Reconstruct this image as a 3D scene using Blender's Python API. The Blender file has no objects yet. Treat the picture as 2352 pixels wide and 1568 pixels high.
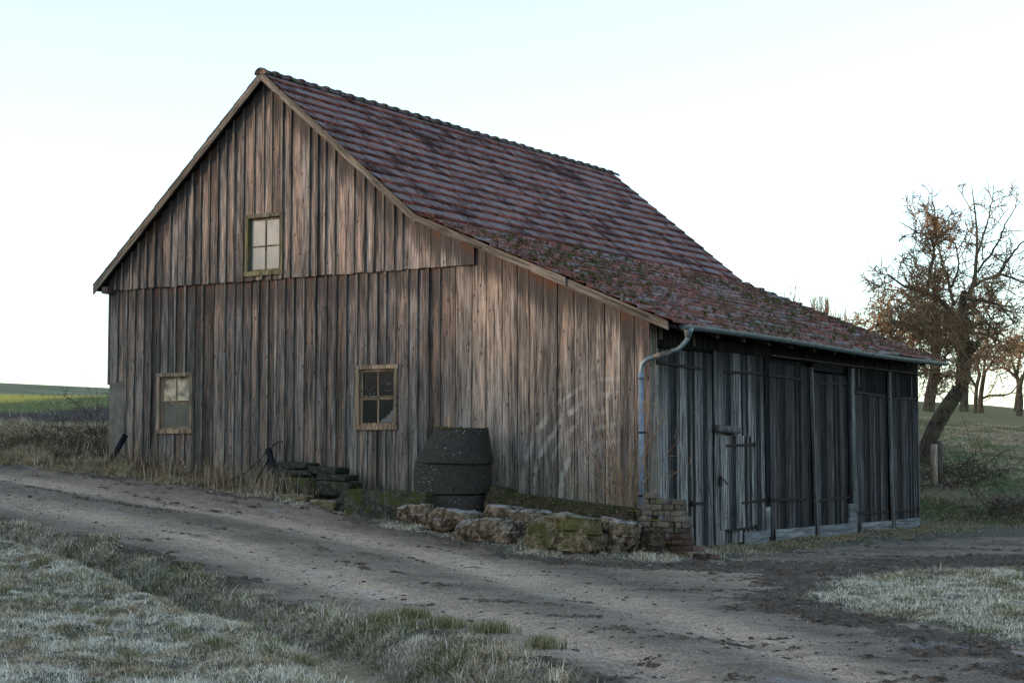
import bpy, math, random
import numpy as np
from mathutils import Vector, noise as mnoise
random.seed(7); rng = np.random.default_rng(11)
scene = bpy.context.scene
COL = scene.collection
R = math.radians

# ------------------------------------------------------------------ camera
CAM = np.array([13.25083314, -25.31226942, 1.6])
F_PX, W_PX = 3900.0, 2352.0
PITCH, YAW = R(3.9018), R(32.3083)
cam_d = bpy.data.cameras.new("camera"); cam = bpy.data.objects.new("camera", cam_d); COL.objects.link(cam)
cam.location = CAM; cam.rotation_euler = (R(90) + PITCH, 0, YAW)
cam_d.sensor_width = 36; cam_d.lens = F_PX / W_PX * 36; cam_d.clip_end = 3000; cam_d.clip_start = 0.1
scene.camera = cam
FH = np.array([-math.sin(YAW), math.cos(YAW), 0]); RT = np.array([math.cos(YAW), math.sin(YAW), 0]); UZ = np.array([0, 0, 1.])
FW = FH * math.cos(PITCH) + UZ * math.sin(PITCH); UP = UZ * math.cos(PITCH) - FH * math.sin(PITCH)
def at(px, py, depth):
    return CAM + (FW + RT * (px - 1176) / F_PX - UP * (py - 784) / F_PX) * depth
def proj(p):
    v = np.asarray(p) - CAM; z = v @ FW
    return 1176 + F_PX * (v @ RT) / z, 784 - F_PX * (v @ UP) / z

# ------------------------------------------------------------------ light
SUN_EL, SUN_H = R(8.0), (-0.70, -0.714)
w = bpy.data.worlds.new("World"); scene.world = w; w.use_nodes = True
nt = w.node_tree; bg = nt.nodes['Background']
sky = nt.nodes.new('ShaderNodeTexSky'); sky.sky_type = 'NISHITA'; sky.sun_disc = False
sky.sun_elevation = SUN_EL; sky.sun_rotation = math.atan2(SUN_H[0], SUN_H[1]); sky.dust_density = .7; sky.air_density = 1.0; sky.ozone_density = 2.5
hs = nt.nodes.new('ShaderNodeHueSaturation'); hs.inputs['Saturation'].default_value = .72; nt.links.new(sky.outputs[0], hs.inputs['Color']); tn = nt.nodes.new('ShaderNodeMix'); tn.data_type = 'RGBA'; tn.blend_type = 'MULTIPLY'; tn.inputs[0].default_value = 1; tn.inputs[7].default_value = (.95, .995, .985, 1); nt.links.new(hs.outputs[0], tn.inputs[6]); nt.links.new(tn.outputs[2], bg.inputs[0]); bg.inputs[1].default_value = 0.15
sd = bpy.data.lights.new("sun", 'SUN'); sun = bpy.data.objects.new("sun", sd); COL.objects.link(sun)
sd.energy = 1.0; sd.angle = R(2.0); sd.color = (1.0, 0.68, 0.45)
sdir = Vector((SUN_H[0] * math.cos(SUN_EL), SUN_H[1] * math.cos(SUN_EL), math.sin(SUN_EL)))
sun.rotation_euler = sdir.to_track_quat('Z', 'Y').to_euler()
scene.view_settings.view_transform = 'Standard'; scene.view_settings.look = 'None'
scene.view_settings.exposure = 2.14; scene.view_settings.gamma = 1
scene.render.engine = 'CYCLES'

# ------------------------------------------------------------------ object helpers
def tag(o, label=None, cat=None, group=None, kind=None):
    if label: o['label'] = label
    if cat: o['category'] = cat
    if group: o['group'] = group
    if kind: o['kind'] = kind
    return o
def empty(name, loc=(0, 0, 0), rz=0):
    o = bpy.data.objects.new(name, None); COL.objects.link(o); o.location = loc; o.rotation_euler = (0, 0, rz); return o
def link(name, me, mat, parent=None):
    o = bpy.data.objects.new(name, me); COL.objects.link(o)
    if mat: me.materials.append(mat)
    if parent: o.parent = parent
    return o
def np_mesh(name, verts, faces, loop_tot=None, smooth=False):
    """verts Nx3, faces: MxK int array or flat loops with loop_tot"""
    me = bpy.data.meshes.new(name); verts = np.asarray(verts, dtype=np.float32)
    me.vertices.add(len(verts)); me.vertices.foreach_set('co', verts.ravel())
    if loop_tot is None:
        faces = np.asarray(faces, dtype=np.int32); loop_tot = np.full(len(faces), faces.shape[1], dtype=np.int32); faces = faces.ravel()
    me.loops.add(len(faces)); me.loops.foreach_set('vertex_index', faces)
    st = np.concatenate([[0], np.cumsum(loop_tot)[:-1]]).astype(np.int32)
    me.polygons.add(len(loop_tot)); me.polygons.foreach_set('loop_start', st); me.polygons.foreach_set('loop_total', loop_tot)
    if smooth: me.polygons.foreach_set('use_smooth', np.ones(len(loop_tot), dtype=bool))
    me.update(calc_edges=True)
    return me
class MB:
    def __init__(s): s.v = []; s.f = []; s.uv = []; s.sm = []
    def poly(s, vs, fs, uvs=None, smooth=False):
        o = len(s.v); s.v += [tuple(map(float, p)) for p in vs]
        for f in fs: s.f.append([i + o for i in f]); s.sm.append(smooth)
        s.uv += (uvs if uvs is not None else [(0, 5.0)] * len(vs))
    def hexa(s, p, uvs=None):
        # p: 8 points, bottom 4 (ccw) then top 4
        s.poly(p, [(0, 3, 2, 1), (4, 5, 6, 7), (0, 1, 5, 4), (1, 2, 6, 5), (2, 3, 7, 6), (3, 0, 4, 7)], uvs)
    def box(s, x0, x1, y0, y1, z0, z1, uvs=None):
        s.hexa([(x0, y0, z0), (x1, y0, z0), (x1, y1, z0), (x0, y1, z0), (x0, y0, z1), (x1, y0, z1), (x1, y1, z1), (x0, y1, z1)], uvs)
    def bar(s, a, b, w, h, up=(0, 0, 1), w2=None, h2=None):
        a, b = Vector(a), Vector(b); d = (b - a).normalized(); u = Vector(up); sd_ = d.cross(u).normalized(); u = sd_.cross(d).normalized()
        w2 = w if w2 is None else w2; h2 = h if h2 is None else h2
        P = [a - sd_ * w / 2 - u * h / 2, a + sd_ * w / 2 - u * h / 2, b + sd_ * w2 / 2 - u * h2 / 2, b - sd_ * w2 / 2 - u * h2 / 2]
        Q = [a - sd_ * w / 2 + u * h / 2, a + sd_ * w / 2 + u * h / 2, b + sd_ * w2 / 2 + u * h2 / 2, b - sd_ * w2 / 2 + u * h2 / 2]
        s.hexa(P + Q)
    def tube(s, pts, rad, n=8, cap=True):
        pts = [Vector(p) for p in pts]; N = len(pts)
        if not hasattr(rad, '__len__'): rad = [rad] * N
        vs = []; ref = None
        for i, p in enumerate(pts):
            d = (pts[min(i + 1, N - 1)] - pts[max(i - 1, 0)])
            d = d.normalized() if d.length > 1e-9 else Vector((0, 0, 1))
            if ref is None: ref = d.orthogonal().normalized()
            ref = (ref - d * ref.dot(d)); ref = ref.normalized() if ref.length > 1e-6 else d.orthogonal().normalized()
            q = d.cross(ref)
            for k in range(n):
                t = 2 * math.pi * k / n; vs.append(p + (ref * math.cos(t) + q * math.sin(t)) * rad[i])
        fs = [(i * n + k, i * n + (k + 1) % n, (i + 1) * n + (k + 1) % n, (i + 1) * n + k) for i in range(N - 1) for k in range(n)]
        if cap: fs += [tuple(reversed(range(n))), tuple((N - 1) * n + k for k in range(n))]
        s.poly(vs, fs, None, True)
    def build(s, name, mat, parent=None):
        tot = np.array([len(f) for f in s.f], dtype=np.int32); fl = np.array([i for f in s.f for i in f], dtype=np.int32)
        me = np_mesh(name, np.array(s.v), fl, tot)
        me.polygons.foreach_set('use_smooth', np.array(s.sm, dtype=bool))
        uvl = me.uv_layers.new(name='UVMap'); uv = np.array(s.uv, dtype=np.float32)[fl]; uvl.data.foreach_set('uv', uv.ravel())
        return link(name, me, mat, parent)

# ------------------------------------------------------------------ numpy value noise
_H = rng.random((256, 256)).astype(np.float64)
def vnoise(x, y):
    xi = np.floor(x).astype(int); yi = np.floor(y).astype(int); fx = x - xi; fy = y - yi
    fx = fx * fx * (3 - 2 * fx); fy = fy * fy * (3 - 2 * fy)
    a = _H[xi & 255, yi & 255]; b = _H[(xi + 1) & 255, yi & 255]; c = _H[xi & 255, (yi + 1) & 255]; d = _H[(xi + 1) & 255, (yi + 1) & 255]
    return (a * (1 - fx) + b * fx) * (1 - fy) + (c * (1 - fx) + d * fx) * fy
def fbm(x, y, o=4):
    s = 0; a = .5; t = 0
    for i in range(o): s = s + a * vnoise(x + 17.3 * i, y - 9.1 * i); t += a; a *= .5; x = x * 2.03; y = y * 2.03
    return s / t
def smst(a, b, x):
    t = np.clip((x - a) / (b - a), 0, 1); return t * t * (3 - 2 * t)
def pdist(x, y, pts):
    """distance to polyline"""
    d = np.full(np.shape(x), 1e9)
    for (ax, ay), (bx, by) in zip(pts[:-1], pts[1:]):
        vx, vy = bx - ax, by - ay; L = vx * vx + vy * vy
        t = np.clip(((x - ax) * vx + (y - ay) * vy) / L, 0, 1)
        d = np.minimum(d, np.hypot(x - ax - t * vx, y - ay - t * vy))
    return d
def inpoly(x, y, P):
    r = np.zeros(np.shape(x), bool)
    for (ax, ay), (bx, by) in zip(P, P[1:] + P[:1]):
        c = ((ay > y) != (by > y)) & (x < (bx - ax) * (y - ay) / ((by - ay) + 1e-12) + ax); r ^= c
    return r
def sdf(x, y, P):
    """positive inside"""
    return np.where(inpoly(x, y, P), 1, -1) * pdist(x, y, P + P[:1])

# ------------------------------------------------------------------ plan of the ground
DITCH = [(-30, -8.9), (-9, -8.75), (-6.4, -8.75), (-4, -9.15), (-2.4, -9.65), (.3, -11.0), (2.6, -12.35), (4.7, -13.85), (6.1, -14.95), (7.4, -16.1), (10.5, -19.5), (13, -24), (14, -30)]
NEAR = [(-60, -8.6), (-6.6, -8.2), (-4.6, -8.35), (-2.2, -9.05), (.5, -10.5), (2.4, -11.4), (4.5, -12.8), (6.2, -14), (7.2, -14.8), (11, -18.4), (15, -25), (17, -32)]
FAR = [(-60, -4), (-13.5, -2.1), (-10.9, -1.75), (-8.3, -1.6), (-5.2, -1.75), (-3, -2.3), (-1, -2.75), (1.4, -2.4)]
PATCH = [(4.7, -2.6), (5.1, -5.2), (5.65, -7.0), (7.05, -8.1), (9.04, -10.3), (13, -14), (30, -22), (30, 6), (9, 2.6), (6.2, -.3)]
ROAD = NEAR + [(26, -32), (13, -14), (9.04, -10.3), (7.05, -8.1), (5.65, -7.0), (5.1, -5.2), (4.7, -2.6), (6.2, -.3), (9, 2.6), (30, 6), (30, 16), (8, 11), (3.3, 10.2), (2.2, 8), (1.3, 2), (1.4, -2.4)] + FAR[::-1][1:]
BX = [-900, -300, -150, -115, -65, -34, -20, -13, -5, -2, 0, 3, 30]
BZ = [10, 12, 10.4, 8.8, 5.15, 3.25, 2.0, 1.36, .50, .19, .0, -.03, -.03]
YX = [-900, 13.6, 15.5, 17, 19, 24, 34, 58, 74, 124, 300, 900]
YZ = [0, 0, .12, .42, .85, 1.35, 1.85, 2.5, 2.72, 1.3, -3, -6]
def sm_interp(v, X, Z, k):
    return sum(np.interp(v + o * k, X, Z) for o in (-1, -.5, 0, .5, 1)) / 5
def terrain(x, y, detail=True):
    x = np.asarray(x, float); y = np.asarray(y, float)
    z = sm_interp(x, BX, BZ, 1.0 + np.minimum(20, np.abs(x) * .08)) + sm_interp(y, YX, YZ, 1.2 + np.minimum(15, np.abs(y) * .08)) * smst(-60, -14, x)
    # bank beside the barn's far left corner and low spill of earth along the gable wall
    z = z + .32 * smst(-1.2, 1.5, y) * smst(-12.4, -15, x) * smst(-40, -20, x)
    z = z + (.13 + .09 * smst(-4.5, -2.5, x)) * smst(-2.9, -1.6, y) * smst(1.2, 0, x) * smst(.5, -.5, y)
    dd = pdist(x, y, DITCH)
    fade = smst(-12, -5, x)
    z = z - .42 * np.exp(-(dd / .45) ** 2) * (.25 + .75 * fade)
    side = sdf(x, y, [(-60, -8.9)] + DITCH[1:] + [(-60, -60)])
    z = z + .07 * np.exp(-((side - .9) / .5) ** 2)
    # unseen ridge added toward the low sun, shaped to shade ground and lower wall
    u = x * SUN_H[0] + y * SUN_H[1]; q = x * -SUN_H[1] + y * SUN_H[0]
    Hh = 15.3 + .11 * np.clip(-q, -20, 40) + 1.5 * (fbm(q * .05, q * 0 + 3.3) - .5)
    z = z + (Hh - 3.) * np.exp(-((u - 106) / 32) ** 2) * smst(90, 40, np.abs(q + 5))
    z = z - .03 * smst(2.4, .6, x) * smst(-.6, .4, y) * (x > -.5)
    if detail:
        rd = sdf(x, y, ROAD)
        inr = smst(-.1, .3, rd)
        dist = np.hypot(x - CAM[0], y - CAM[1]); nf = smst(90, 40, dist)
        z = z + nf * ((fbm(x * .8, y * .8, 3) - .5) * (.10 * (1 - inr) + .03 * inr) + (fbm(x * 5, y * 5, 3) - .5) * (.11 * (1 - inr) + .018 * inr) + (fbm(x * 2.3 + 3, y * 2.3, 2) - .5) * .10 * (1 - inr))
        # shallow wheel ruts pressed into the track
        dn_ = pdist(x, y, NEAR); df_ = pdist(x, y, FAR2); q_ = dn_ / (dn_ + df_ + 1e-6); wv = .02 * (fbm(x * .6, y * .6, 2) - .5)
        z = z - nf * inr * smst(12, 7, dn_ + df_) * (.045 * (np.exp(-((q_ - .30 + wv) / .055) ** 2) + np.exp(-((q_ - .72 + wv) / .055) ** 2)) - .03 * np.exp(-((q_ - .51) / .12) ** 2))
        # churned mud
        m = mudmask(x, y)
        z = z + nf * m * (fbm(x * 9 + 5, y * 9, 3) - .45) * .11
    return z
FAR2 = FAR[:-1] + [(1.4, -4.2), (4.6, -7.2), (7.3, -10.2), (11, -15), (15, -22)]
MUD1 = [(1.0, -2.4), (3.2, -2.3), (4.2, -.6), (5.4, 2.2), (8, 4.8), (20, 9)]
MUD2 = [(3.9, -3.8), (4.9, -5.6), (6.2, -8.0), (8.4, -10.4), (12, -14.2)]
MUD3 = [(-14, -6.4), (-8, -6.6), (-3, -7.2), (.6, -8.6), (3.4, -10.6), (6.5, -13.6), (9.5, -16.6)]
def mudmask(x, y):
    n = fbm(x * 1.3 + 40, y * 1.3, 4)
    a = smst(1.5, .4, pdist(x, y, MUD1) + (n - .5) * 2.2)
    b = smst(.75, .2, pdist(x, y, MUD2) + (n - .5) * 1.5)
    e = smst(.55, .1, pdist(x, y, NEAR) + (n - .5) * 1.3) * .9
    f = smst(.5, .1, pdist(x, y, FAR) + (n - .5) * 1.2) * .6
    n2 = fbm(x * .9 + 7, y * 2.6 + 4, 4)
    g = smst(.64, .72, n2) * .45
    return np.clip(np.maximum.reduce([a, b, e, f, g]), 0, 1)

# ------------------------------------------------------------------ material helper
class Nd:
    def __init__(s, name):
        s.m = bpy.data.materials.new(name); s.m.use_nodes = True; s.t = s.m.node_tree; s.n = s.t.nodes; s.l = s.t.links
        s.b = s.n['Principled BSDF']; s.b.inputs['Specular IOR Level'].default_value = .05
        s.tc = s.n.new('ShaderNodeTexCoord')
    def new(s, t, **k):
        n = s.n.new(t)
        for a, v in k.items(): setattr(n, a, v)
        return n
    def put(s, node, i, v):
        if hasattr(v, 'is_output') or isinstance(v, bpy.types.NodeSocket): s.l.new(v, node.inputs[i])
        else:
            inp = node.inputs[i]
            if inp.type == 'RGBA' and len(v) == 3: v = (*v, 1)
            inp.default_value = v
    def noise(s, vec, scale=1., detail=3., rough=.55, dist=0.):
        n = s.new('ShaderNodeTexNoise'); s.put(n, 'Vector', vec); s.put(n, 'Scale', scale); s.put(n, 'Detail', detail); s.put(n, 'Roughness', rough); s.put(n, 'Distortion', dist)
        return n.outputs['Fac']
    def vor(s, vec, scale=1., out='Distance', rnd=1.):
        n = s.new('ShaderNodeTexVoronoi'); s.put(n, 'Vector', vec); s.put(n, 'Scale', scale); s.put(n, 'Randomness', rnd); return n.outputs[out]
    def map(s, vec, scale=(1, 1, 1), loc=None):
        n = s.new('ShaderNodeMapping'); s.put(n, 'Vector', vec); s.put(n, 'Scale', scale)
        if loc is not None: s.put(n, 'Location', loc)
        return n.outputs[0]
    def math(s, op, a, b=0., c=None, clamp=False):
        n = s.new('ShaderNodeMath', operation=op, use_clamp=clamp); s.put(n, 0, a); s.put(n, 1, b)
        if c is not None: s.put(n, 2, c)
        return n.outputs[0]
    def rng(s, v, a, b, c=0., d=1., smooth=True):
        n = s.new('ShaderNodeMapRange', interpolation_type='SMOOTHSTEP' if smooth else 'LINEAR'); s.put(n, 'Value', v); s.put(n, 'From Min', a); s.put(n, 'From Max', b); s.put(n, 'To Min', c); s.put(n, 'To Max', d)
        return n.outputs[0]
    def mix(s, f, a, b, mode='MIX'):
        n = s.new('ShaderNodeMix', data_type='RGBA', blend_type=mode); s.put(n, 0, f); s.put(n, 6, a); s.put(n, 7, b); return n.outputs[2]
    def mul(s, col, v):
        n = s.new('ShaderNodeVectorMath', operation='SCALE'); s.put(n, 0, col); s.put(n, 'Scale', v); return n.outputs[0]
    def bump(s, h, strength=.4, dist=.01):
        n = s.new('ShaderNodeBump'); s.put(n, 'Height', h); s.put(n, 'Strength', strength); s.put(n, 'Distance', dist); s.l.new(n.outputs[0], s.b.inputs['Normal'])
    def isl(s): return s.new('ShaderNodeNewGeometry').outputs['Random Per Island']
    def sep(s, v):
        n = s.new('ShaderNodeSeparateXYZ'); s.put(n, 0, v); return n.outputs
    def fin(s, col, rough=.85):
        s.put(s.b, 'Base Color', col); s.put(s.b, 'Roughness', rough); return s.m

def wood(name, c1, c2, warm, warm_amt=.5, var=(.55, 1.35), under=0., base_moss=0., fleck=.35, dark_top=None, axis='z', scuff=0., rot=0.):
    """weathered timber: c1/c2 grey tones, warm = brown wood where the grey has worn or never formed"""
    d = Nd(name); g = d.isl(); obj = d.tc.outputs['Object']
    off = d.new('ShaderNodeCombineXYZ'); d.put(off, 0, d.math('MULTIPLY', g, 37.)); d.put(off, 1, d.math('MULTIPLY', g, 11.)); d.put(off, 2, d.math('MULTIPLY', g, 53.))
    add = d.new('ShaderNodeVectorMath', operation='ADD'); d.put(add, 0, obj); d.put(add, 1, off.outputs[0]); v = add.outputs[0]
    if rot: rm = d.new('ShaderNodeMapping'); d.put(rm, 'Vector', v); rm.inputs['Rotation'].default_value = (0, R(rot), 0); v = rm.outputs[0]
    def st(k): return {'z': (1, 1, k), 'y': (1, k, 1), 'x': (k, 1, 1)}[axis]
    vs = d.map(v, st(.022)); vm = d.map(v, st(.05))
    fine = d.noise(vs, 120., 6., .7); mid = d.noise(vm, 30., 6., .65, .25); wide = d.noise(vm, 8., 3., .5); blot = d.noise(d.map(v, st(.22)), 2.8, 5., .65)
    grain = d.math('ADD', d.math('MULTIPLY', fine, .25), d.math('MULTIPLY', mid, .75))
    col = d.mix(d.rng(grain, .375, .61), c1, c2)
    h2 = d.math('FRACT', d.math('MULTIPLY', g, 7.31)); h3 = d.math('FRACT', d.math('MULTIPLY', g, 23.7))
    wmask = d.math('MULTIPLY', d.rng(d.math('ADD', blot, d.math('MULTIPLY', d.math('SUBTRACT', h2, .5), .26)), .47, .60), warm_amt)
    wmask = d.math('MULTIPLY', wmask, d.rng(mid, .40, .58))
    col = d.mix(wmask, col, warm)
    col = d.mul(col, d.rng(h3, 0., 1., var[0], var[1], False))
    col = d.mul(col, d.rng(wide, .34, .66, .68, 1.18))
    col = d.mul(col, d.rng(d.noise(d.map(v, st(.10)), 18., 6., .75), .35, .6, .62, 1.12))
    col = d.mul(col, d.rng(d.noise(vs, 64., 3., .6), .64, .68, 1., .35))
    if scuff:
        c = d.new('ShaderNodeVectorMath', operation='DISTANCE'); d.put(c, 0, d.map(obj, (1., 0., 1.))); d.put(c, 1, (-.55, 0., .95)); dist = c.outputs['Value']
        sn = d.noise(d.map(obj, (1, 1, 1)), 2.2, 3., .5); band = d.math('SINE', d.math('ADD', d.math('MULTIPLY', dist, 24.), d.math('MULTIPLY', sn, 7.)))
        msk = d.math('MULTIPLY', d.math('MULTIPLY', d.rng(band, .1, .9), d.rng(dist, .7, 1.2)), d.math('MULTIPLY', d.math('MULTIPLY', d.rng(dist, 2.4, 1.8), d.rng(d.sep(obj)[0], -.35, -.9)), d.rng(sn, .40, .60)))
        msk = d.math('MULTIPLY', msk, d.math('MULTIPLY', d.rng(h2, .0, .5, .55, 1.), d.rng(mid, .36, .50)))
        col = d.mix(d.math('MULTIPLY', msk, scuff), col, (.34, .30, .26))
    # silver flecks
    if fleck: col = d.mix(d.math('MULTIPLY', d.math('MULTIPLY', d.rng(fine, .6, .7), d.rng(mid, .5, .6)), fleck), col, (.42, .40, .38))
    # knots
    kv = d.vor(d.map(v, {'z': (3.4, 3.4, 1.7), 'y': (3.4, 1.7, 3.4), 'x': (1.7, 3.4, 3.4)}[axis]), 2.2)
    col = d.mix(d.math('MULTIPLY', d.rng(kv, .17, .08), .8), col, (.016, .012, .011))
    nails = None
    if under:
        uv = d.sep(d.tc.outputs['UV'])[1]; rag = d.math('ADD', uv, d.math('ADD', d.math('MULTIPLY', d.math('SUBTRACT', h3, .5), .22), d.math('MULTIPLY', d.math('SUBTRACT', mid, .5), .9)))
        col = d.mix(d.math('MULTIPLY', d.rng(rag, .80, .38), .82 * under), col, (.035, .031, .031))  # board tops darkened: verge overhang shade painted in along with ragged grime
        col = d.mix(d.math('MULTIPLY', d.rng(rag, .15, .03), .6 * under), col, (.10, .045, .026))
    if base_moss:
        z = d.sep(obj)[2]; zz = d.math('ADD', z, d.math('MULTIPLY', blot, 2.2))
        col = d.mix(d.math('MULTIPLY', d.math('MULTIPLY', d.rng(zz, 3.0, 1.7), d.rng(mid, .42, .58)), base_moss), col, (.085, .085, .035))
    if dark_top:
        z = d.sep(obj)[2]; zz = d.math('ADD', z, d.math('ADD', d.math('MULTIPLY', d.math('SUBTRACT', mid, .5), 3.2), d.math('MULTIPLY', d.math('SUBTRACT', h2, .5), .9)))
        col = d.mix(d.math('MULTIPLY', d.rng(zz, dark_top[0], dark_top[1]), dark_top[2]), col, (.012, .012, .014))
    d.bump(grain, .5, .006)
    return d.fin(col, .88)

M = {}
G1, G2, WB = (.054, .049, .047), (.195, .170, .156), (.25, .172, .13)
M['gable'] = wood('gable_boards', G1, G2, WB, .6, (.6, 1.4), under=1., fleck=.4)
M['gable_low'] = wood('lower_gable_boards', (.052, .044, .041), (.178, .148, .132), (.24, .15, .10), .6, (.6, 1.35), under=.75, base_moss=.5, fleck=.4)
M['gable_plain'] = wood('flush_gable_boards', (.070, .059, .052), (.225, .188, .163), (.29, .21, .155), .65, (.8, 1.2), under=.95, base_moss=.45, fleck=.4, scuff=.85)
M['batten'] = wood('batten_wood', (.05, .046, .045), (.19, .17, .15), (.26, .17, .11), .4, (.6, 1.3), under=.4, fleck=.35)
for vk, vr in (('verge_l', 41.4), ('verge', -40.), ('verge_low', -23.)): M[vk] = wood('verge_wood', rot=vr, *((.05, .045, .039), (.145, .128, .108), (.16, .118, .085), .4, (.85, 1.1)), fleck=.5, axis='x')
M['trim'] = wood('window_trim_wood', (.10, .076, .055), (.27, .20, .14), (.27, .155, .08), .6, (.85, 1.1), fleck=.4)
M['trim_moss'] = wood('mossy_trim_wood', (.045, .047, .034), (.13, .118, .085), (.15, .125, .05), .6, (.85, 1.1), fleck=.4)
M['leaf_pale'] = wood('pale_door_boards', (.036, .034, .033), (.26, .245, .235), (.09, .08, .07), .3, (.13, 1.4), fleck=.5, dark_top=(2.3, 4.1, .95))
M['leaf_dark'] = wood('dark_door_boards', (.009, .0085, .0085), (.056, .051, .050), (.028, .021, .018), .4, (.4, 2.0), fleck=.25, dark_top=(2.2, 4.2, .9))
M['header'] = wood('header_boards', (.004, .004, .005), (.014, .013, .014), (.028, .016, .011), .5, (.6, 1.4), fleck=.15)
M['post'] = wood('door_post_wood', (.045, .043, .042), (.15, .145, .14), (.07, .06, .05), .35, (.8, 1.15), fleck=.4)
M['kick'] = wood('kick_board_wood', (.10, .10, .10), (.20, .198, .20), (.12, .115, .11), .3, (.85, 1.1), fleck=.4, axis='y')
M['oldtimber'] = wood('old_timber', (.035, .03, .026), (.12, .10, .08), (.13, .09, .05), .5, (.8, 1.2))

def simple(name, c1, c2, scale=8., rough=.85, c3=None, t3=(.6, .7), bump=.3, metal=0., detail=5., bd=.01, spots=None):
    d = Nd(name); v = d.tc.outputs['Object']
    n = d.noise(v, scale, detail, .6); col = d.mix(d.rng(n, .35, .65), c1, c2)
    if c3: col = d.mix(d.rng(d.noise(d.map(v, (1, 1, 1), (7, 3, 5)), scale * .6, 5., .65), *t3), col, c3)
    if spots:
        sv = d.vor(v, spots[1]); col = d.mix(d.math('MULTIPLY', d.rng(sv, .16, .10), d.rng(d.noise(v, 2.5, 2.), spots[2], spots[2] + .1)), col, spots[0])
    d.bump(d.noise(v, scale * 3, 6., .65), bump, bd); d.b.inputs['Metallic'].default_value = metal
    return d.fin(col, rough)
M['iron'] = simple('rusty_iron', (.012, .009, .008), (.032, .023, .019), 20, .7, bump=.2)
M['zinc'] = simple('zinc_sheet', (.11, .14, .155), (.17, .205, .22), 5, .42, c3=(.09, .1, .11), bump=.05, metal=.5)
M['pipe_blue'] = simple('painted_downpipe', (.12, .155, .20), (.17, .21, .255), 9, .5, bump=.05, metal=.2)
M['pipe_rust'] = simple('rusted_pipe_elbow', (.10, .07, .055), (.2, .17, .15), 14, .7, c3=(.16, .07, .04), bump=.2, metal=.2)
M['concrete_dark'] = simple('weathered_concrete', (.026, .023, .020), (.052, .046, .040), 26, .95, c3=(.036, .032, .026), t3=(.50, .60), bump=.6, spots=((.6, .6, .58), 20., .48))
M['concrete_rim'] = simple('pale_concrete_rim', (.06, .058, .052), (.14, .13, .115), 9, .95, c3=(.08, .085, .03), bump=.5)
M['pier'] = simple('corner_render', (.10, .085, .07), (.155, .135, .115), 4, .95, c3=(.07, .065, .05), bump=.5)
M['glass_dark'] = None
def stone(name, c1, c2, moss, mt=(.5, .6), frost=.0):
    d = Nd(name); v = d.tc.outputs['Object']; g = d.new('ShaderNodeNewGeometry'); nz = d.sep(g.outputs['Normal'])[2]
    n = d.noise(v, 6., 6., .65); col = d.mix(d.rng(n, .35, .65), c1, c2)
    col = d.mul(col, d.rng(d.noise(v, 24., 5., .7), .3, .65, .55, 1.35))
    col = d.mix(d.math('MULTIPLY', d.rng(d.math('ADD', d.noise(d.map(v, (1, 1, 1), (3, 1, 9)), 4., 6., .7), d.math('MULTIPLY', nz, .05)), *mt), .85), col, moss)
    col = d.mix(d.rng(d.noise(v, 16., 5., .7), .66, .70), col, (.36, .32, .26))
    if frost: col = d.mix(d.math('MULTIPLY', d.rng(nz, .55, .95), d.math('MULTIPLY', d.rng(n, .35, .55), frost)), col, (.40, .41, .42))
    d.bump(d.noise(v, 14., 8., .7), .6, .018)
    return d.fin(col, .95)
M['stone'] = stone('sandstone', (.032, .022, .015), (.17, .122, .084), (.032, .034, .012), (.54, .66), .35)
M['stone_moss'] = stone('mossy_sandstone', (.045, .033, .020), (.17, .13, .083), (.058, .055, .016), (.47, .58), .2)
M['pipe_conc'] = stone('mossy_concrete', (.018, .013, .010), (.06, .042, .030), (.022, .024, .009), (.48, .6), .0)
M['slab'] = stone('mossy_slab', (.018, .018, .016), (.05, .047, .04), (.028, .031, .011), (.48, .6), .0)
M['block'] = stone('mossy_block', (.024, .022, .018), (.06, .055, .043), (.042, .043, .011), (.46, .58), .0)
M['moss'] = simple('moss', (.030, .028, .010), (.085, .075, .028), 30, .98, c3=(.13, .125, .10), t3=(.55, .7), bump=.8)
M['moss_bright'] = simple('bright_moss', (.07, .075, .012), (.15, .14, .025), 30, .98, bump=.8)

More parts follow.
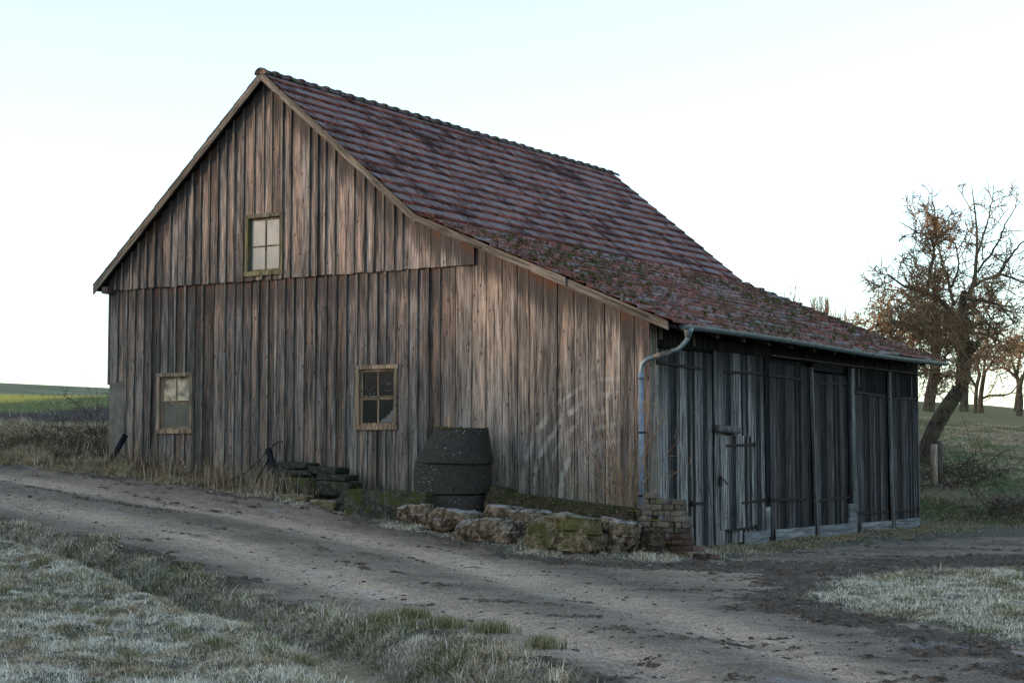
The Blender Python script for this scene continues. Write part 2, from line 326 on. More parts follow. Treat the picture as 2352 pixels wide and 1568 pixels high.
def roof_mat(name, red1, red2, frost, amt, course_frost=True, ftop=(.26, .262, .275), mossy=0.):
    d = Nd(name); uv = d.tc.outputs['UV']; U = d.sep(uv); v = d.tc.outputs['Object']
    fr = d.math('FRACT', U[1])
    tile = d.new('ShaderNodeCombineXYZ'); d.put(tile, 0, d.math('FLOOR', d.math('MULTIPLY', U[0], 3.33))); d.put(tile, 1, d.math('FLOOR', U[1]))
    wn = d.new('ShaderNodeTexWhiteNoise', noise_dimensions='2D'); d.put(wn, 'Vector', tile.outputs[0]); tr = wn.outputs['Value']
    n1 = d.noise(v, 1.1, 4., .6); n2 = d.noise(v, 9., 5., .65); n3 = d.noise(v, 35., 3., .6)
    col = d.mix(d.rng(n2, .35, .65), red1, red2)
    col = d.mul(col, d.rng(tr, 0, 1, .45, 1.3, False))
    # black algae patches
    col = d.mix(d.math('MULTIPLY', d.rng(n1, .50, .66), .55), col, (.022, .02, .022))
    if course_frost: m = d.math('MULTIPLY', d.rng(fr, .80, .62), d.rng(d.math('ADD', d.math('ADD', d.math('MULTIPLY', n1, -.7), d.math('MULTIPLY', tr, .18)), d.math('MULTIPLY', n2, .5)), -.22, .04))
    else: m = d.math('MULTIPLY', d.rng(fr, .55, .75), d.rng(d.math('ADD', n1, d.math('MULTIPLY', n2, .5)), .70, .92))
    rib = d.math('FRACT', d.math('MULTIPLY', U[0], 1 / .09)); rr = d.rng(d.math('ABSOLUTE', d.math('SUBTRACT', rib, .5)), .38, .15)
    if course_frost:
        stv = d.noise(d.map(uv, (7., .55, 1)), 1., 4., .7); m = d.math('MULTIPLY', m, d.rng(stv, .38, .58, .42, 1.))
        m = d.math('MULTIPLY', m, d.rng(rr, 0, 1, .25, 1.)); col = d.mul(col, d.rng(rr, 0, 1, .35, 1.2))
    col = d.mix(d.math('MULTIPLY', m, amt), col, ftop)
    if mossy:
        mm = d.rng(d.math('ADD', d.math('MULTIPLY', d.noise(v, 5., 5., .7), .65), d.math('MULTIPLY', d.noise(v, .7, 2., .5), .15)), .41, .49)
        col = d.mix(d.math('MULTIPLY', mm, mossy), col, d.mix(n3, (.03, .028, .012), (.10, .095, .06)))
        col = d.mix(d.math('MULTIPLY', d.rng(n3, .56, .64), .4), col, (.30, .30, .31))
    d.bump(d.math('ADD', n3, n2), .4, .01)
    return d.fin(col, .8)
M['roof'] = roof_mat('ribbed_frosty_tiles', (.085, .027, .019), (.22, .068, .046), True, .75)
M['roof_low'] = roof_mat('mossy_red_tiles', (.09, .030, .022), (.245, .086, .064), True, .6, False, (.27, .26, .28), .42)
M['ridge'] = simple('ridge_tile', (.05, .036, .034), (.14, .092, .084), 9, .9, c3=(.05, .052, .02), t3=(.5, .62), bump=.6)

# ------------------------------------------------------------------ the barn
barn = empty('wooden_barn'); tag(barn, 'large weathered wooden barn with red tiled roof and sloping lean-to', 'barn')
XL, XR = -12.62, 0.0; LEN = 13.48
AP = (-8.35, 9.10); LE = (-12.84, 5.14); BR = (-4.64, 6.01); EV = (.50, 3.84)
def roofz(x):
    return float(np.interp(x, [LE[0], AP[0], BR[0], EV[0]], [LE[1], AP[1], BR[1], EV[1]]))
WIN = {'upper': (-8.88, -7.93, 5.13, 6.34), 'right': (-6.18, -5.22, 2.11, 3.31), 'left': (-11.25, -10.29, 2.08, 3.30)}
def boards(name, xs, zb, zt, yf, th, mat, holes=(), jit=.01, rag=.010, pad=.006, batt=None, ragtop=0, battmat=None):
    mb = MB(); bm_ = MB()
    def piece(B, x0, x1, z0a, z1a, z1b, yf, th, tops):
        l = random.uniform(-.004, .004); r0 = random.uniform(-rag, rag)
        yy = yf + random.uniform(-jit, jit)
        z0l, z0r = z0a + r0 + random.uniform(-.006, .006), z0a + r0 + random.uniform(-.006, .006)
        P = [(x0 + l, yy, z0l), (x1 + l, yy, z0r), (x1 + l, yy + th, z0r), (x0 + l, yy + th, z0l), (x0, yy, z1a), (x1, yy, z1b), (x1, yy + th, z1b), (x0, yy + th, z1a)]
        uv = [(0, tops[0] - z0l), (0, tops[1] - z0r), (0, tops[1] - z0r), (0, tops[0] - z0l), (0, tops[0] - z1a), (0, tops[1] - z1b), (0, tops[1] - z1b), (0, tops[0] - z1a)]
        B.hexa(P, uv)
    def col(B, x0, x1, yf, th):
        ta, tb = zt(x0), zt(x1)
        if min(ta, tb) - zb(x0) < .08: return
        hs = [h for h in holes if x1 > h[0] + .02 and x0 < h[1] - .02]
        z0 = zb((x0 + x1) / 2)
        if hs:
            h = hs[0]
            # a board that straddles the opening's side is notched: keep the outer part full height
            if x0 < h[0] - .02: piece(B, x0, h[0], z0, ta, tb, yf, th, (ta, tb)); x0 = h[0] + .001
            if x1 > h[1] + .02: piece(B, h[1], x1, z0, ta, tb, yf, th, (ta, tb)); x1 = h[1] - .001
            if h[2] - z0 > .05: piece(B, x0, x1, z0, h[2] + .01, h[2] + .01, yf, th, (h[2] + .6, h[2] + .6))
            piece(B, x0, x1, h[3] - .01, ta, tb, yf, th, (ta, tb))
        else: piece(B, x0, x1, z0, ta, tb, yf, th, (ta, tb))
    for i in range(len(xs) - 1): col(mb, xs[i] + pad / 2, xs[i + 1] - pad / 2, yf, th)
    o = mb.build(name, mat, barn)
    if batt:
        for x in xs[1:-1]:
            if batt[0] < x < batt[1] and random.random() > .04:
                wd = random.uniform(.038, .055); x += random.uniform(-.01, .01)
                if any(h[0] - .05 < x < h[1] + .05 for h in holes) and random.random() < .35: continue
                col(bm_, x - wd / 2, x + wd / 2, yf - .03 - random.uniform(0, .006), .03 - jit)
        bm_.build('cover_batten', battmat or M['batten'], barn)['label'] = 'thin vertical battens over the joints of the boards'
    return o
def splits(a, b, lo, hi):
    xs = [a]
    while xs[-1] < b - lo: xs.append(xs[-1] + random.uniform(lo, hi))
    xs[-1] = b; return xs
# hidden inner core so that nothing shows through the joints
core = MB()
core.poly([(XL + .1, .10, -.3), (XR - .12, .10, -.3), (XR - .12, .10, roofz(XR) - .3), (BR[0], .10, BR[1] - .3), (AP[0], .10, AP[1] - .3), (XL + .1, .10, roofz(XL) - .3),
           (XL + .1, LEN - .08, -.3), (XR - .12, LEN - .08, -.3), (XR - .12, LEN - .08, roofz(XR) - .3), (BR[0], LEN - .08, BR[1] - .3), (AP[0], LEN - .08, AP[1] - .3), (XL + .1, LEN - .08, roofz(XL) - .3)],
          [(6, 7, 8, 9, 10, 11), (0, 6, 11, 5), (1, 2, 8, 7)] )
core.build('inner_wall', M['header'], barn)
und = lambda x: roofz(x) - .09
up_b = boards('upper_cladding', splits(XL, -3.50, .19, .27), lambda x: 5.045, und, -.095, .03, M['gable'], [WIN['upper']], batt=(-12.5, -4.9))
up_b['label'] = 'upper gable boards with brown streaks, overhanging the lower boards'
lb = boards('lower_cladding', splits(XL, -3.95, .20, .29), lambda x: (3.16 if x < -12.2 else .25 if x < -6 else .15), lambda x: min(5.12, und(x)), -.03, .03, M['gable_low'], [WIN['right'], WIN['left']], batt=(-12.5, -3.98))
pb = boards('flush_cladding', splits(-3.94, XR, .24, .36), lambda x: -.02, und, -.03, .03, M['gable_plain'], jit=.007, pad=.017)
pb['label'] = 'wide flush boards at the low end of the gable wall'
m = MB(); m.box(XL + .01, -12.17, -.035, .16, .3, 3.155); m.build('corner_pier', M['pier'], barn)['label'] = 'grey rendered pier under the left corner boards'
m = MB(); m.box(XL - .03, XL - .002, -.06, LEN, 3.1, 5.2); m.box(XL, XL + .03, -.0, LEN, .2, 3.1); m.build('left_wall', M['gable_low'], barn)
m = MB()
xs = splits(XL, XR, .2, .3)
for a, b in zip(xs[:-1], xs[1:]): m.hexa([(a, LEN - .03, 0), (b - .008, LEN - .03, 0), (b - .008, LEN, 0), (a, LEN, 0), (a, LEN - .03, und(a)), (b - .008, LEN - .03, und(b)), (b - .008, LEN, und(b)), (a, LEN, und(a))])
m.build('back_gable', M['gable_low'], barn)

# windows
def glass(name, base, rough, bumpsc=0, bumps=.0, base2=None, spec=.5):
    d = Nd(name); v = d.tc.outputs['Object']; d.b.inputs['Specular IOR Level'].default_value = spec
    col = d.mix(d.rng(d.noise(v, 3.2, 4., .6), .35, .65), base, base2 or base)
    if bumpsc: d.bump(d.math('ADD', d.noise(d.map(v, (1, 1, 2.2)), bumpsc, 3., .6), 0.), bumps, .02)
    return d.fin(col, rough)
M['glass_milky'] = glass('milky_glass', (.19, .195, .19), .6, 60, .1, (.25, .25, .225), .2)
M['glass_dark'] = glass('dark_glass', (.009, .0095, .009), .12, 3, .02, (.017, .017, .015))
M['glass_curtain'] = glass('dusty_glass', (.04, .038, .037), .5, 30, .05, (.055, .052, .05))
M['glass_glint'] = glass('hammered_glass', (.12, .095, .06), .18, 34, 1., (.52, .40, .25), .8)  # tan base paints the warm sun reflection into the rippled panes
M['glass_dusty'] = glass('cobwebbed_glass', (.055, .055, .045), .25, 14, .1, (.085, .082, .065))
M['web'] = simple('cobweb', (.16, .15, .14), (.26, .25, .23), 10)
def window(key, yb, label, trim, panes, split=.5, webs=0):
    x0, x1, z0, z1 = WIN[key]
    root = empty('window'); root.parent = barn; root['label'] = label
    t = .075; yo = yb - .035
    tr = MB(); tr.box(x0 - .01, x1 + .01, yo - .004, yb + .10, z1 - t, z1); tr.box(x0 - .015, x1 + .015, yo - .012, yb + .10, z0, z0 + .085)
    tr.box(x0, x0 + t, yo, yb + .1, z0 + .085, z1 - t); tr.box(x1 - t, x1, yo, yb + .1, z0 + .085, z1 - t)
    tr.build('window_frame', trim, root)
    a0, a1, c0, c1 = x0 + t, x1 - t, z0 + .085, z1 - t; ys = yb + .035; s = .045
    sh = MB(); sh.box(a0, a1, ys, ys + .03, c1 - s, c1); sh.box(a0, a1, ys, ys + .03, c0, c0 + s)
    sh.box(a0, a0 + s, ys, ys + .03, c0 + s, c1 - s); sh.box(a1 - s, a1, ys, ys + .03, c0 + s, c1 - s)
    mx = (a0 + a1) / 2; mz = c0 + (c1 - c0) * split
    sh.box(mx - .016, mx + .016, ys + .002, ys + .028, c0 + s, mz - .02 if key != 'upper' else c1 - s)
    if key != 'upper':
        sh.box(mx - .016, mx + .016, ys + .002, ys + .028, mz + .02, c1 - s)
        sh.box(a0 + .002, a1 - .002, ys - .02, ys + .01, mz - .002, mz + .024); sh.box(a0 + s, a1 - s, ys + .002, ys + .03, mz - .045, mz - .004)
    else: sh.box(a0 + s, a1 - s, ys + .003, ys + .026, mz - .014, mz + .014)
    sh.build('sash', trim, root)
    cells = [(a0 + s, mx - .016, mz, c1 - s), (mx + .016, a1 - s, mz, c1 - s), (a0 + s, mx - .016, c0 + s, mz), (mx + .016, a1 - s, c0 + s, mz)]
    for (p, q, r, u), mm in zip(cells, panes):
        g = MB(); g.box(p - .005, q + .005, ys + .014, ys + .018, r - .003, u + .003); pane = g.build('pane', M[mm], root)
    if webs:
        for (p, q, r, u) in (cells if webs == 2 else cells[:2]):
            for _ in range(3):
                e = MB(); za = random.uniform(r + .05, u - .03); xa, xb = sorted((random.uniform(p, q), random.uniform(p, q))); sg = random.uniform(.02, .08)
                if xb - xa < .1: xb = min(q, xa + .15)
                pts = [(xa + (xb - xa) * k / 6, ys + .008, za - sg * math.sin(math.pi * k / 6) + random.uniform(-.008, .008)) for k in range(7)]
                e.tube(pts, [random.uniform(.001, .0035) for _ in pts], 4); e.build('cobweb', M['web'], root)
    return root
window('upper', -.095, 'four-pane milky window high in the gable', M['trim_moss'], ['glass_milky'] * 4, .47)
rw = window('right', -.03, 'dark sash window right of the middle of the gable wall', M['trim'], ['glass_dark', 'glass_dark', 'glass_dark', 'glass_dark'], .50, 1)
window('left', -.03, 'sash window with rippled upper panes tinted with a golden reflection near the left corner', M['trim'], ['glass_glint', 'glass_glint', 'glass_dusty', 'glass_dusty'], .52, 2)
# torn cloth behind the lower right pane of the dark window
g = MB(); x0, x1, z0, z1 = WIN['right']
g.poly([(-5.67, .0185, 2.25), (-5.34, .0185, 2.25), (-5.34, .0185, 2.53), (-5.375, .0185, 2.46), (-5.40, .0185, 2.47), (-5.45, .0185, 2.39), (-5.49, .0185, 2.385), (-5.54, .0185, 2.325), (-5.60, .0185, 2.315), (-5.66, .0185, 2.27)], [tuple(range(10))])
g.f[-1] = [i for i in g.f[-1]]; g.build('torn_curtain', M['glass_curtain'], rw)

# verge (barge) boards
YV = -.32
def verge(name, a, b, mat, label, dz=.16, th=.035, y=YV):
    mb = MB(); (xa, za), (xb, zb) = a, b
    mb.hexa([(xa, y, za - dz), (xb, y, zb - dz), (xb, y + th, zb - dz), (xa, y + th, za - dz), (xa, y, za), (xb, y, zb), (xb, y + th, zb), (xa, y + th, za)])
    o = mb.build(name, mat, barn); o['label'] = label; return o
verge('verge_board', (LE[0], LE[1]), (AP[0] - .003, AP[1]), M['verge_l'], 'long grey verge board of the left roof slope', .17)
verge('verge_board', (AP[0] + .003, AP[1]), (BR[0], BR[1]), M['verge'], 'upper right verge board beside the steep tiles', .17)
mxz = lambda x: (x, roofz(x))
verge('verge_board', (BR[0] + .004, BR[1]), mxz(-1.95), M['verge_low'], 'lichen covered verge board of the lean-to', .14)
verge('verge_board', (-2.15, roofz(-2.15) + .01), (-1.45, roofz(-1.45) + .01), M['verge_low'], 'short pale patch board on the lean-to verge', .15, .03, YV - .033)
verge('verge_board', (-1.945, roofz(-1.945)), (EV[0] - .01, EV[1] + .005), M['verge_low'], 'lowest verge board ending at the gutter', .15)
# soffits under verge
m = MB()
for (xa, za), (xb, zb) in ((LE, AP), (AP, BR), (BR, EV)):
    m.hexa([(xa, YV + .04, za - .10), (xb, YV + .04, zb - .10), (xb, LEN + .3, zb - .10), (xa, LEN + .3, za - .10), (xa, YV + .04, za - .045), (xb, YV + .04, zb - .045), (xb, LEN + .3, zb - .045), (xa, LEN + .3, za - .045)])
m.build('roof_deck', M['header'], barn)
# purlin ends & rafter feet
m = MB()
for x in (-12.5,): m.box(x - .16, x, -.25, -.0, 4.98, 5.12)
m.build('purlin_end', M['oldtimber'], barn)
for y in np.arange(.6, LEN, 1.1):
    m = MB(); m.hexa([(-.02, y, 3.86), (.42, y, 3.68), (.42, y + .09, 3.68), (-.02, y + .09, 3.86), (-.02, y, 3.95), (.42, y, 3.77), (.42, y + .09, 3.77), (-.02, y + .09, 3.95)])
    m.build('rafter_foot', M['oldtimber'], barn)

def tiles(name, a, b, y0, y1, nc, rib, amp, step, mat, per=6, wob=.008):
    (xa, za), (xb, zb) = a, b; L = math.hypot(xb - xa, zb - za); tx, tz = (xb - xa) / L, (zb - za) / L; nx, nz = -tz, tx
    if nz < 0: nx, nz = -nx, -nz
    ny = int((y1 - y0) / rib * per) + 1; ys = np.linspace(y0, y1, ny)
    rows = []; 
    fr = [0., .25, .5, .75, .97, .999]
    for c in range(nc):
        for f in fr: rows.append((c, f))
    S = np.array([(c + f) / nc * L for c, f in rows]); FR = np.array([f for c, f in rows]); CC = np.array([c for c, f in rows])
    lift = np.where(FR < .98, FR * step, 0.0)
    Y, SS = np.meshgrid(ys, S); LF = lift[:, None] + 0 * Y
    prof = np.abs(np.sin(np.pi * Y / rib)) ** .8 * amp
    lw = wob * (fbm(Y * 3.3 + CC[:, None] * 7.7, SS * 0 + CC[:, None] * 3.1, 2) - .5) * 2
    sag = -.05 * np.sin(np.pi * (Y - y0) / (y1 - y0)) * np.sin(np.pi * SS / L) + .03 * (fbm(Y * .35, SS * .35, 2) - .5)
    # rough lower edges: each course is not perfectly straight
    SS2 = SS + np.where(FR[:, None] > .9, .02 * (fbm(Y * 3.3 + CC[:, None] * 5.1, SS * 0 + 9, 2) - .5), 0)
    H = LF + prof + lw + sag
    X = xa + tx * SS2 + nx * H; Z = za + tz * SS2 + nz * H
    V = np.stack([X, Y, Z], -1).reshape(-1, 3); nr, ncol = len(S), ny
    i = np.arange(nr - 1)[:, None] * ncol + np.arange(ncol - 1)[None]; Fc = np.stack([i, i + 1, i + 1 + ncol, i + ncol], -1).reshape(-1, 4)
    if nx < 0 and True: Fc = Fc[:, ::-1]
    me = np_mesh(name, V, Fc); uvl = me.uv_layers.new(name='UVMap')
    Vc = CC[:, None] + FR[:, None] + 0 * Y; UVv = np.stack([Y, Vc], -1).reshape(-1, 2)[Fc.ravel()]; uvl.data.foreach_set('uv', UVv.astype(np.float32).ravel())
    o = link(name, me, mat, barn)
    return o, (lambda y, s: (xa + tx * s, y, za + tz * s)), L, (nx, nz)
RY0, RY1 = YV - .015, LEN + .33
o, _, _, _ = tiles('steep_roof', AP, BR, RY0, RY1, 14, .09, .020, .028, M['roof']); o['label'] = 'steep roof slope of ribbed red tiles under frost'
o, rp, RL, rn = tiles('lean_to_roof', (BR[0] - .02, BR[1] + .01), (EV[0] + .08, EV[1] - .04), RY0, RY1, 16, .10, .022, .042, M['roof_low'], 6, .014); o['label'] = 'shallow lean-to roof of mossy red tiles'; low = o
o, _, _, _ = tiles('far_roof', AP, LE, RY0, RY1, 13, .3, .008, .012, M['roof'], 6)
# moss cushions on the shallow roof
def lump(mb, c, r, sq=.6, n=(0, 0, 1)):
    k = 6; vs = []; ph = random.random() * 6
    for j, (h, q) in enumerate(((-.3, 1.0), (.35, .92), (.8, .55))):
        for i in range(k):
            t = 2 * math.pi * i / k + ph + j * .3; rr = r * q * random.uniform(.8, 1.2); vs.append((c[0] + rr * math.cos(t), c[1] + rr * math.sin(t), c[2] + h * r * sq - rr * math.cos(t) * .42 * n[0]))
    vs.append((c[0], c[1], c[2] + r * sq))
    fs = [(j * k + i, j * k + (i + 1) % k, (j + 1) * k + (i + 1) % k, (j + 1) * k + i) for j in range(2) for i in range(k)] + [(2 * k + i, 2 * k + (i + 1) % k, 3 * k) for i in range(k)]
    mb.poly(vs, fs, None, True)
mm = MB(); cnt = 0
while cnt < 1900:
    y = random.uniform(RY0, RY1); s = random.uniform(.1, RL) ; d0 = float(fbm(np.array(y * .45 + 3), np.array(s * .5 + 1), 3))
    if random.random() > smst(.40, .62, d0) * .45 + .25: continue
    s = (math.floor(s / RL * 16) + random.choice((.97, .9, .8, 1.0))) / 16 * RL; s = min(s, RL - .03)
    p = rp(y, s); r = random.uniform(.012, .035) if random.random() < .85 else random.uniform(.035, .065)
    lump(mm, (p[0] + rn[0] * .05, p[1], p[2] + rn[1] * .05), r, .65, (1, 0, 0)); cnt += 1
mo = mm.build('moss', M['moss'], low); mo['kind'] = 'stuff'
# ridge tiles
rt = MB(); n = 36; y0r, y1r = RY0 - .01, 14.0
for i in range(n):
    ya = y0r + (y1r - y0r) * i / n; yb = y0r + (y1r - y0r) * (i + 1) / n + .05
    vs = []; dz_ = random.uniform(-.008, .008)
    for (yy, rr) in ((ya, .138), (ya + .07, .142), (ya + .10, .122), (yb, .108)):
        for k in range(9):
            t = math.pi * (k / 8); vs.append((AP[0] - rr * math.cos(t) * 1.05, yy, AP[1] - .035 + dz_ + rr * math.sin(t) * .95 - .02))
    fs = [(j * 9 + k, (j + 1) * 9 + k, (j + 1) * 9 + k + 1, j * 9 + k + 1) for j in range(3) for k in range(8)] + [tuple(range(8, -1, -1))]
    rt.poly(vs, fs, None, True)
for i in range(160): lump(rt, (AP[0] + random.choice((-.13, .13)) + random.uniform(-.03, .03), random.uniform(y0r, y1r), AP[1] - .05 + random.uniform(-.02, .03)), random.uniform(.015, .04))
rt.build('ridge_tiles', M['ridge'], barn)

# gutter and downpipe
GX, GZ = .565, 3.80
m = MB(); vs = []; ysg = np.linspace(RY0 + .42, RY1 + .02, 24); r = .075
prof = [(GX - r, .012)] + [(GX - r * math.cos(math.pi * k / 8), -r * math.sin(math.pi * k / 8)) for k in range(9)] + [(GX + r + .014, .006), (GX + r + .012, -.010), (GX + r - .004, -.002)] + [(GX - (r - .006) * math.cos(math.pi * k / 8), -(r - .006) * math.sin(math.pi * k / 8)) for k in range(8, -1, -1)]
K = len(prof); gz = lambda y: GZ + .02 * math.sin(y * .5) - .004 * y * 0
for yy in ysg:
    for (px_, pz_) in prof: vs.append((px_, yy, gz(yy) + pz_))
fs = [(j * K + k, j * K + (k + 1) % K, (j + 1) * K + (k + 1) % K, (j + 1) * K + k) for j in range(len(ysg) - 1) for k in range(K)]
fs += [tuple(range(0, 10))[::-1], tuple((len(ysg) - 1) * K + k for k in range(10))]
m.poly(vs, fs, None, False)
gut = m.build('gutter', M['zinc'], barn)
for yy in np.arange(RY0 + .9, RY1, .92):
    b_ = MB(); b_.tube([(GX - (r + .004) * math.cos(math.pi * k / 8), yy, gz(yy) - (r + .004) * math.sin(math.pi * k / 8)) for k in range(9)], .009, 4); b_.build('gutter_bracket', M['zinc'], gut)
def catmull(P, n=6):
    P = [Vector(p) for p in P]; P = [P[0] * 2 - P[1]] + P + [P[-1] * 2 - P[-2]]; out = []
    for i in range(1, len(P) - 2):
        for k in range(n):
            t = k / n; a, b, c, d_ = P[i - 1:i + 3]; out.append(.5 * ((2 * b) + (c - a) * t + (2 * a - 5 * b + 4 * c - d_) * t * t + (3 * b - a - 3 * c + d_) * t ** 3))
    out.append(P[-2]); return out
dp = MB(); oy = RY0 + .62
dp.tube([(GX, oy, GZ - .03), (GX, oy, GZ - .08), (GX - .01, oy, GZ - .2)], [.085, .08, .052], 12); dpo = dp.build('downpipe', M['zinc'], barn); dp = MB()
top = catmull([(GX - .01, oy, GZ - .16), (GX - .03, oy - .02, 3.55), (.42, oy - .08, 3.42), (.30, oy - .14, 3.37)], 6); dp.tube(top, .043, 12); dp.build('pipe_bend', M['zinc'], dpo); dp = MB()
low_p = catmull([(.10, -.12, 3.27), (-.0, -.165, 3.22), (-.075, -.175, 3.12), (-.09, -.175, 2.9)], 6); dp.tube(low_p, .043, 12)
dp.build('pipe_bend', M['zinc'], dpo)
rp_ = MB(); rp_.tube([(.31, oy - .135, 3.375), (.09, -.125, 3.265)], .041, 12); rp_.build('rusty_elbow_pipe', M['pipe_rust'], dpo)
vp = MB(); vp.tube([(-.09, -.175, 2.93), (-.095, -.175, 1.5), (-.10, -.175, .1)], .042, 14); vp.tube([(-.09, -.175, 3.0), (-.09, -.175, 2.9)], .053, 14); vp.build('straight_pipe', M['pipe_blue'], dpo)
for zz in (2.0, .95):
    c_ = MB(); c_.tube([(-.09, -.175, zz), (-.09, -.175, zz + .03)], .054, 12); c_.bar((-.09, -.14, zz + .015), (-.09, -.03, zz + .015), .02, .02); c_.build('pipe_clamp', M['iron'], dpo)

# door side of the lean-to
def vboards(mb, y0, y1, z0, z1, xf, th=.028, lo=.085, hi=.13, jit=.006, lean=0., rag=.0):
    ys = splits(y0, y1, lo, hi)
    for a, b in zip(ys[:-1], ys[1:]):
        x = xf + random.uniform(-jit, jit); r_ = random.uniform(-rag, rag)
        mb.hexa([(x - th, a + .005 + lean, z0 + r_), (x, a + .005 + lean, z0 + r_), (x, b - .005 + lean, z0 + r_), (x - th, b - .005 + lean, z0 + r_), (x - th, a + .005, z1), (x, a + .005, z1), (x, b - .005, z1), (x - th, b - .005, z1)])
m = MB(); vboards(m, .0, .24, -.05, 3.9, .0, .03, .11, .13); m.build('corner_board', M['gable_plain'], barn)
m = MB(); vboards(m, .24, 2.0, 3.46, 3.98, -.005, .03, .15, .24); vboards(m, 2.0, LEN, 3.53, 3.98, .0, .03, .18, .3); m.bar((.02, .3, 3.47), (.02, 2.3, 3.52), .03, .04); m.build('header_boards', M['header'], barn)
m = MB(); m.bar((.012, .35, 3.60), (.012, .35, 3.85), .02, .10, (0, 1, 0)); m.build('header_cleat', M['post'], barn); m = MB(); m.bar((.012, 1.62, 3.55), (.012, 1.62, 3.75), .02, .07, (0, 1, 0)); m.build('header_cleat', M['post'], barn)
def strap(parent, y0, z0, y1, z1, x, wd=.052):
    s = MB(); s.bar((x, y0, z0), (x, y1, z1), .012, wd, (0, 0, 1), .012, wd * .8)
    n_ = 4
    for k in range(n_):
        t = (k + .5) / n_; yy = y0 + (y1 - y0) * t; zz = z0 + (z1 - z0) * t; s.tube([(x + .004, yy, zz), (x + .012, yy, zz)], [.009, .006], 6)
    s.tube([(x + .006, y0, z0 - .05), (x + .006, y0, z0 + .05)], .02, 8)
    return s.build('strap_hinge', M['iron'], parent)
def leaf(y0, y1, z0, z1, xf, mat, label, lean=0., lo=.085, hi=.13):
    e = empty('barn_door'); e.parent = barn; e['label'] = label
    m = MB(); vboards(m, y0, y1, z0, z1, xf, .028, lo, hi, .004, lean); m.build('door_boards', mat, e); return e
def kick(par, y0, y1, z0, z1, x, lab=None, tilt=0.):
    k = MB(); k.hexa([(x - .03, y0, z0), (x, y0, z0), (x, y1, z0 + .02), (x - .03, y1, z0 + .02), (x - .03, y0, z1), (x, y0, z1), (x, y1, z1 + tilt), (x - .03, y1, z1 + tilt)]); o = k.build('kick_board', M['kick'], par)
    if lab: o['label'] = lab
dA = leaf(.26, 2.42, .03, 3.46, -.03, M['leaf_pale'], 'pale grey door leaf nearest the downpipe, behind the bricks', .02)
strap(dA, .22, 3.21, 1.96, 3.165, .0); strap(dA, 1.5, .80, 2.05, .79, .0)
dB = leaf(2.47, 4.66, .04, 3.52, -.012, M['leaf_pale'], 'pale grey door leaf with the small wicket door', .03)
m = MB(); vboards(m, 2.66, 4.12, .30, 2.0, .012, .02, .085, .12, .003); w_ = m.build('wicket_door', M['leaf_pale'], barn)
strap(w_, 4.11, 1.84, 2.90, 1.81, .022); strap(w_, 4.15, .30, 2.95, .27, .022)
h_ = MB(); h_.tube([(.03, 2.66, 1.23), (.07, 2.67, 1.20), (.075, 2.80, 1.12)], .013, 8); h_.box(.012, .025, 2.62, 2.70, 1.08, 1.28); h_.build('door_handle', M['iron'], w_)
l_ = MB(); l_.tube([(.05, 2.42, 2.12), (.055, 2.9, 2.105), (.05, 3.38, 2.09)], [.068, .072, .066], 12); l_.build('wooden_bolt', M['post'], dB)
strap(dB, 4.60, 3.20, 2.89, 3.15, .012); strap(dB, 4.66, .80, 3.56, .76, .018)
kick(dB, 3.62, 4.72, -.05, .22, .045)
m = MB(); m.box(-.02, .03, 4.64, 4.82, .10, .66); m.build('patch_board', M['kick'], dB)
m = MB(); m.box(-.06, -.002, 4.70, 4.93, -.05, 3.55); m.build('dark_post', M['header'], barn); m = MB(); m.box(-.06, .012, 9.0, 9.10, -.05, 3.55); m.build('dark_post', M['header'], barn)
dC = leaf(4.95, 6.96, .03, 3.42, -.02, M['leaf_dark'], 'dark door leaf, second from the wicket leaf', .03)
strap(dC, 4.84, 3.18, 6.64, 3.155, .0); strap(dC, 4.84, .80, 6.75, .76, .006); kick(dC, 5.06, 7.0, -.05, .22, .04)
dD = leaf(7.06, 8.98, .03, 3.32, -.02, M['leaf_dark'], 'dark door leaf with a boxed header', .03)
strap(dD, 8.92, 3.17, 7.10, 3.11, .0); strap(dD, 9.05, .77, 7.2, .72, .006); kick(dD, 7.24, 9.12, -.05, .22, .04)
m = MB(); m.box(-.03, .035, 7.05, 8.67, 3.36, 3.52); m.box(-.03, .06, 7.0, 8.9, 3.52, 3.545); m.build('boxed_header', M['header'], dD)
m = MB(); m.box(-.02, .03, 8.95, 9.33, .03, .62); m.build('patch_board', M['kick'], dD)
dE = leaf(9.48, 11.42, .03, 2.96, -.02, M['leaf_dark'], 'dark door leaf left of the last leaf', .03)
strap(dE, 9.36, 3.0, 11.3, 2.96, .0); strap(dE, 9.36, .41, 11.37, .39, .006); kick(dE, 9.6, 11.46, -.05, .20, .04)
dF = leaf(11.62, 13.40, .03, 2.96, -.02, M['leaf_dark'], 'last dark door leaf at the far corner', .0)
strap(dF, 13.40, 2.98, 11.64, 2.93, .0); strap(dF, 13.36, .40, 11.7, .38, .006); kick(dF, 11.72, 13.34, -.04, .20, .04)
for d_, a, b in ((dE, 9.45, 11.42), (dF, 11.62, 13.42)):
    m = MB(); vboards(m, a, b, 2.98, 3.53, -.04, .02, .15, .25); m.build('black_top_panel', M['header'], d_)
m = MB(); m.bar((.012, 9.62, 3.50), (.012, 9.66, 3.12), .01, .05, (0, 1, 0)); m.build('pale_lath', M['post'], dE); m = MB(); m.bar((.012, 13.0, 3.45), (.012, 13.02, 3.0), .01, .04, (0, 1, 0)); m.build('pale_lath', M['post'], dF)
m = MB(); m.bar((.015, 6.97, 3.42), (.035, 7.12, -.03), .05, .085, (0, 1, 0)); m.build('cover_strip', M['post'], dC)
m = MB(); m.bar((.015, 11.50, 3.52), (.035, 11.56, .0), .05, .13, (0, 1, 0)); m.build('cover_strip', M['post'], dF)
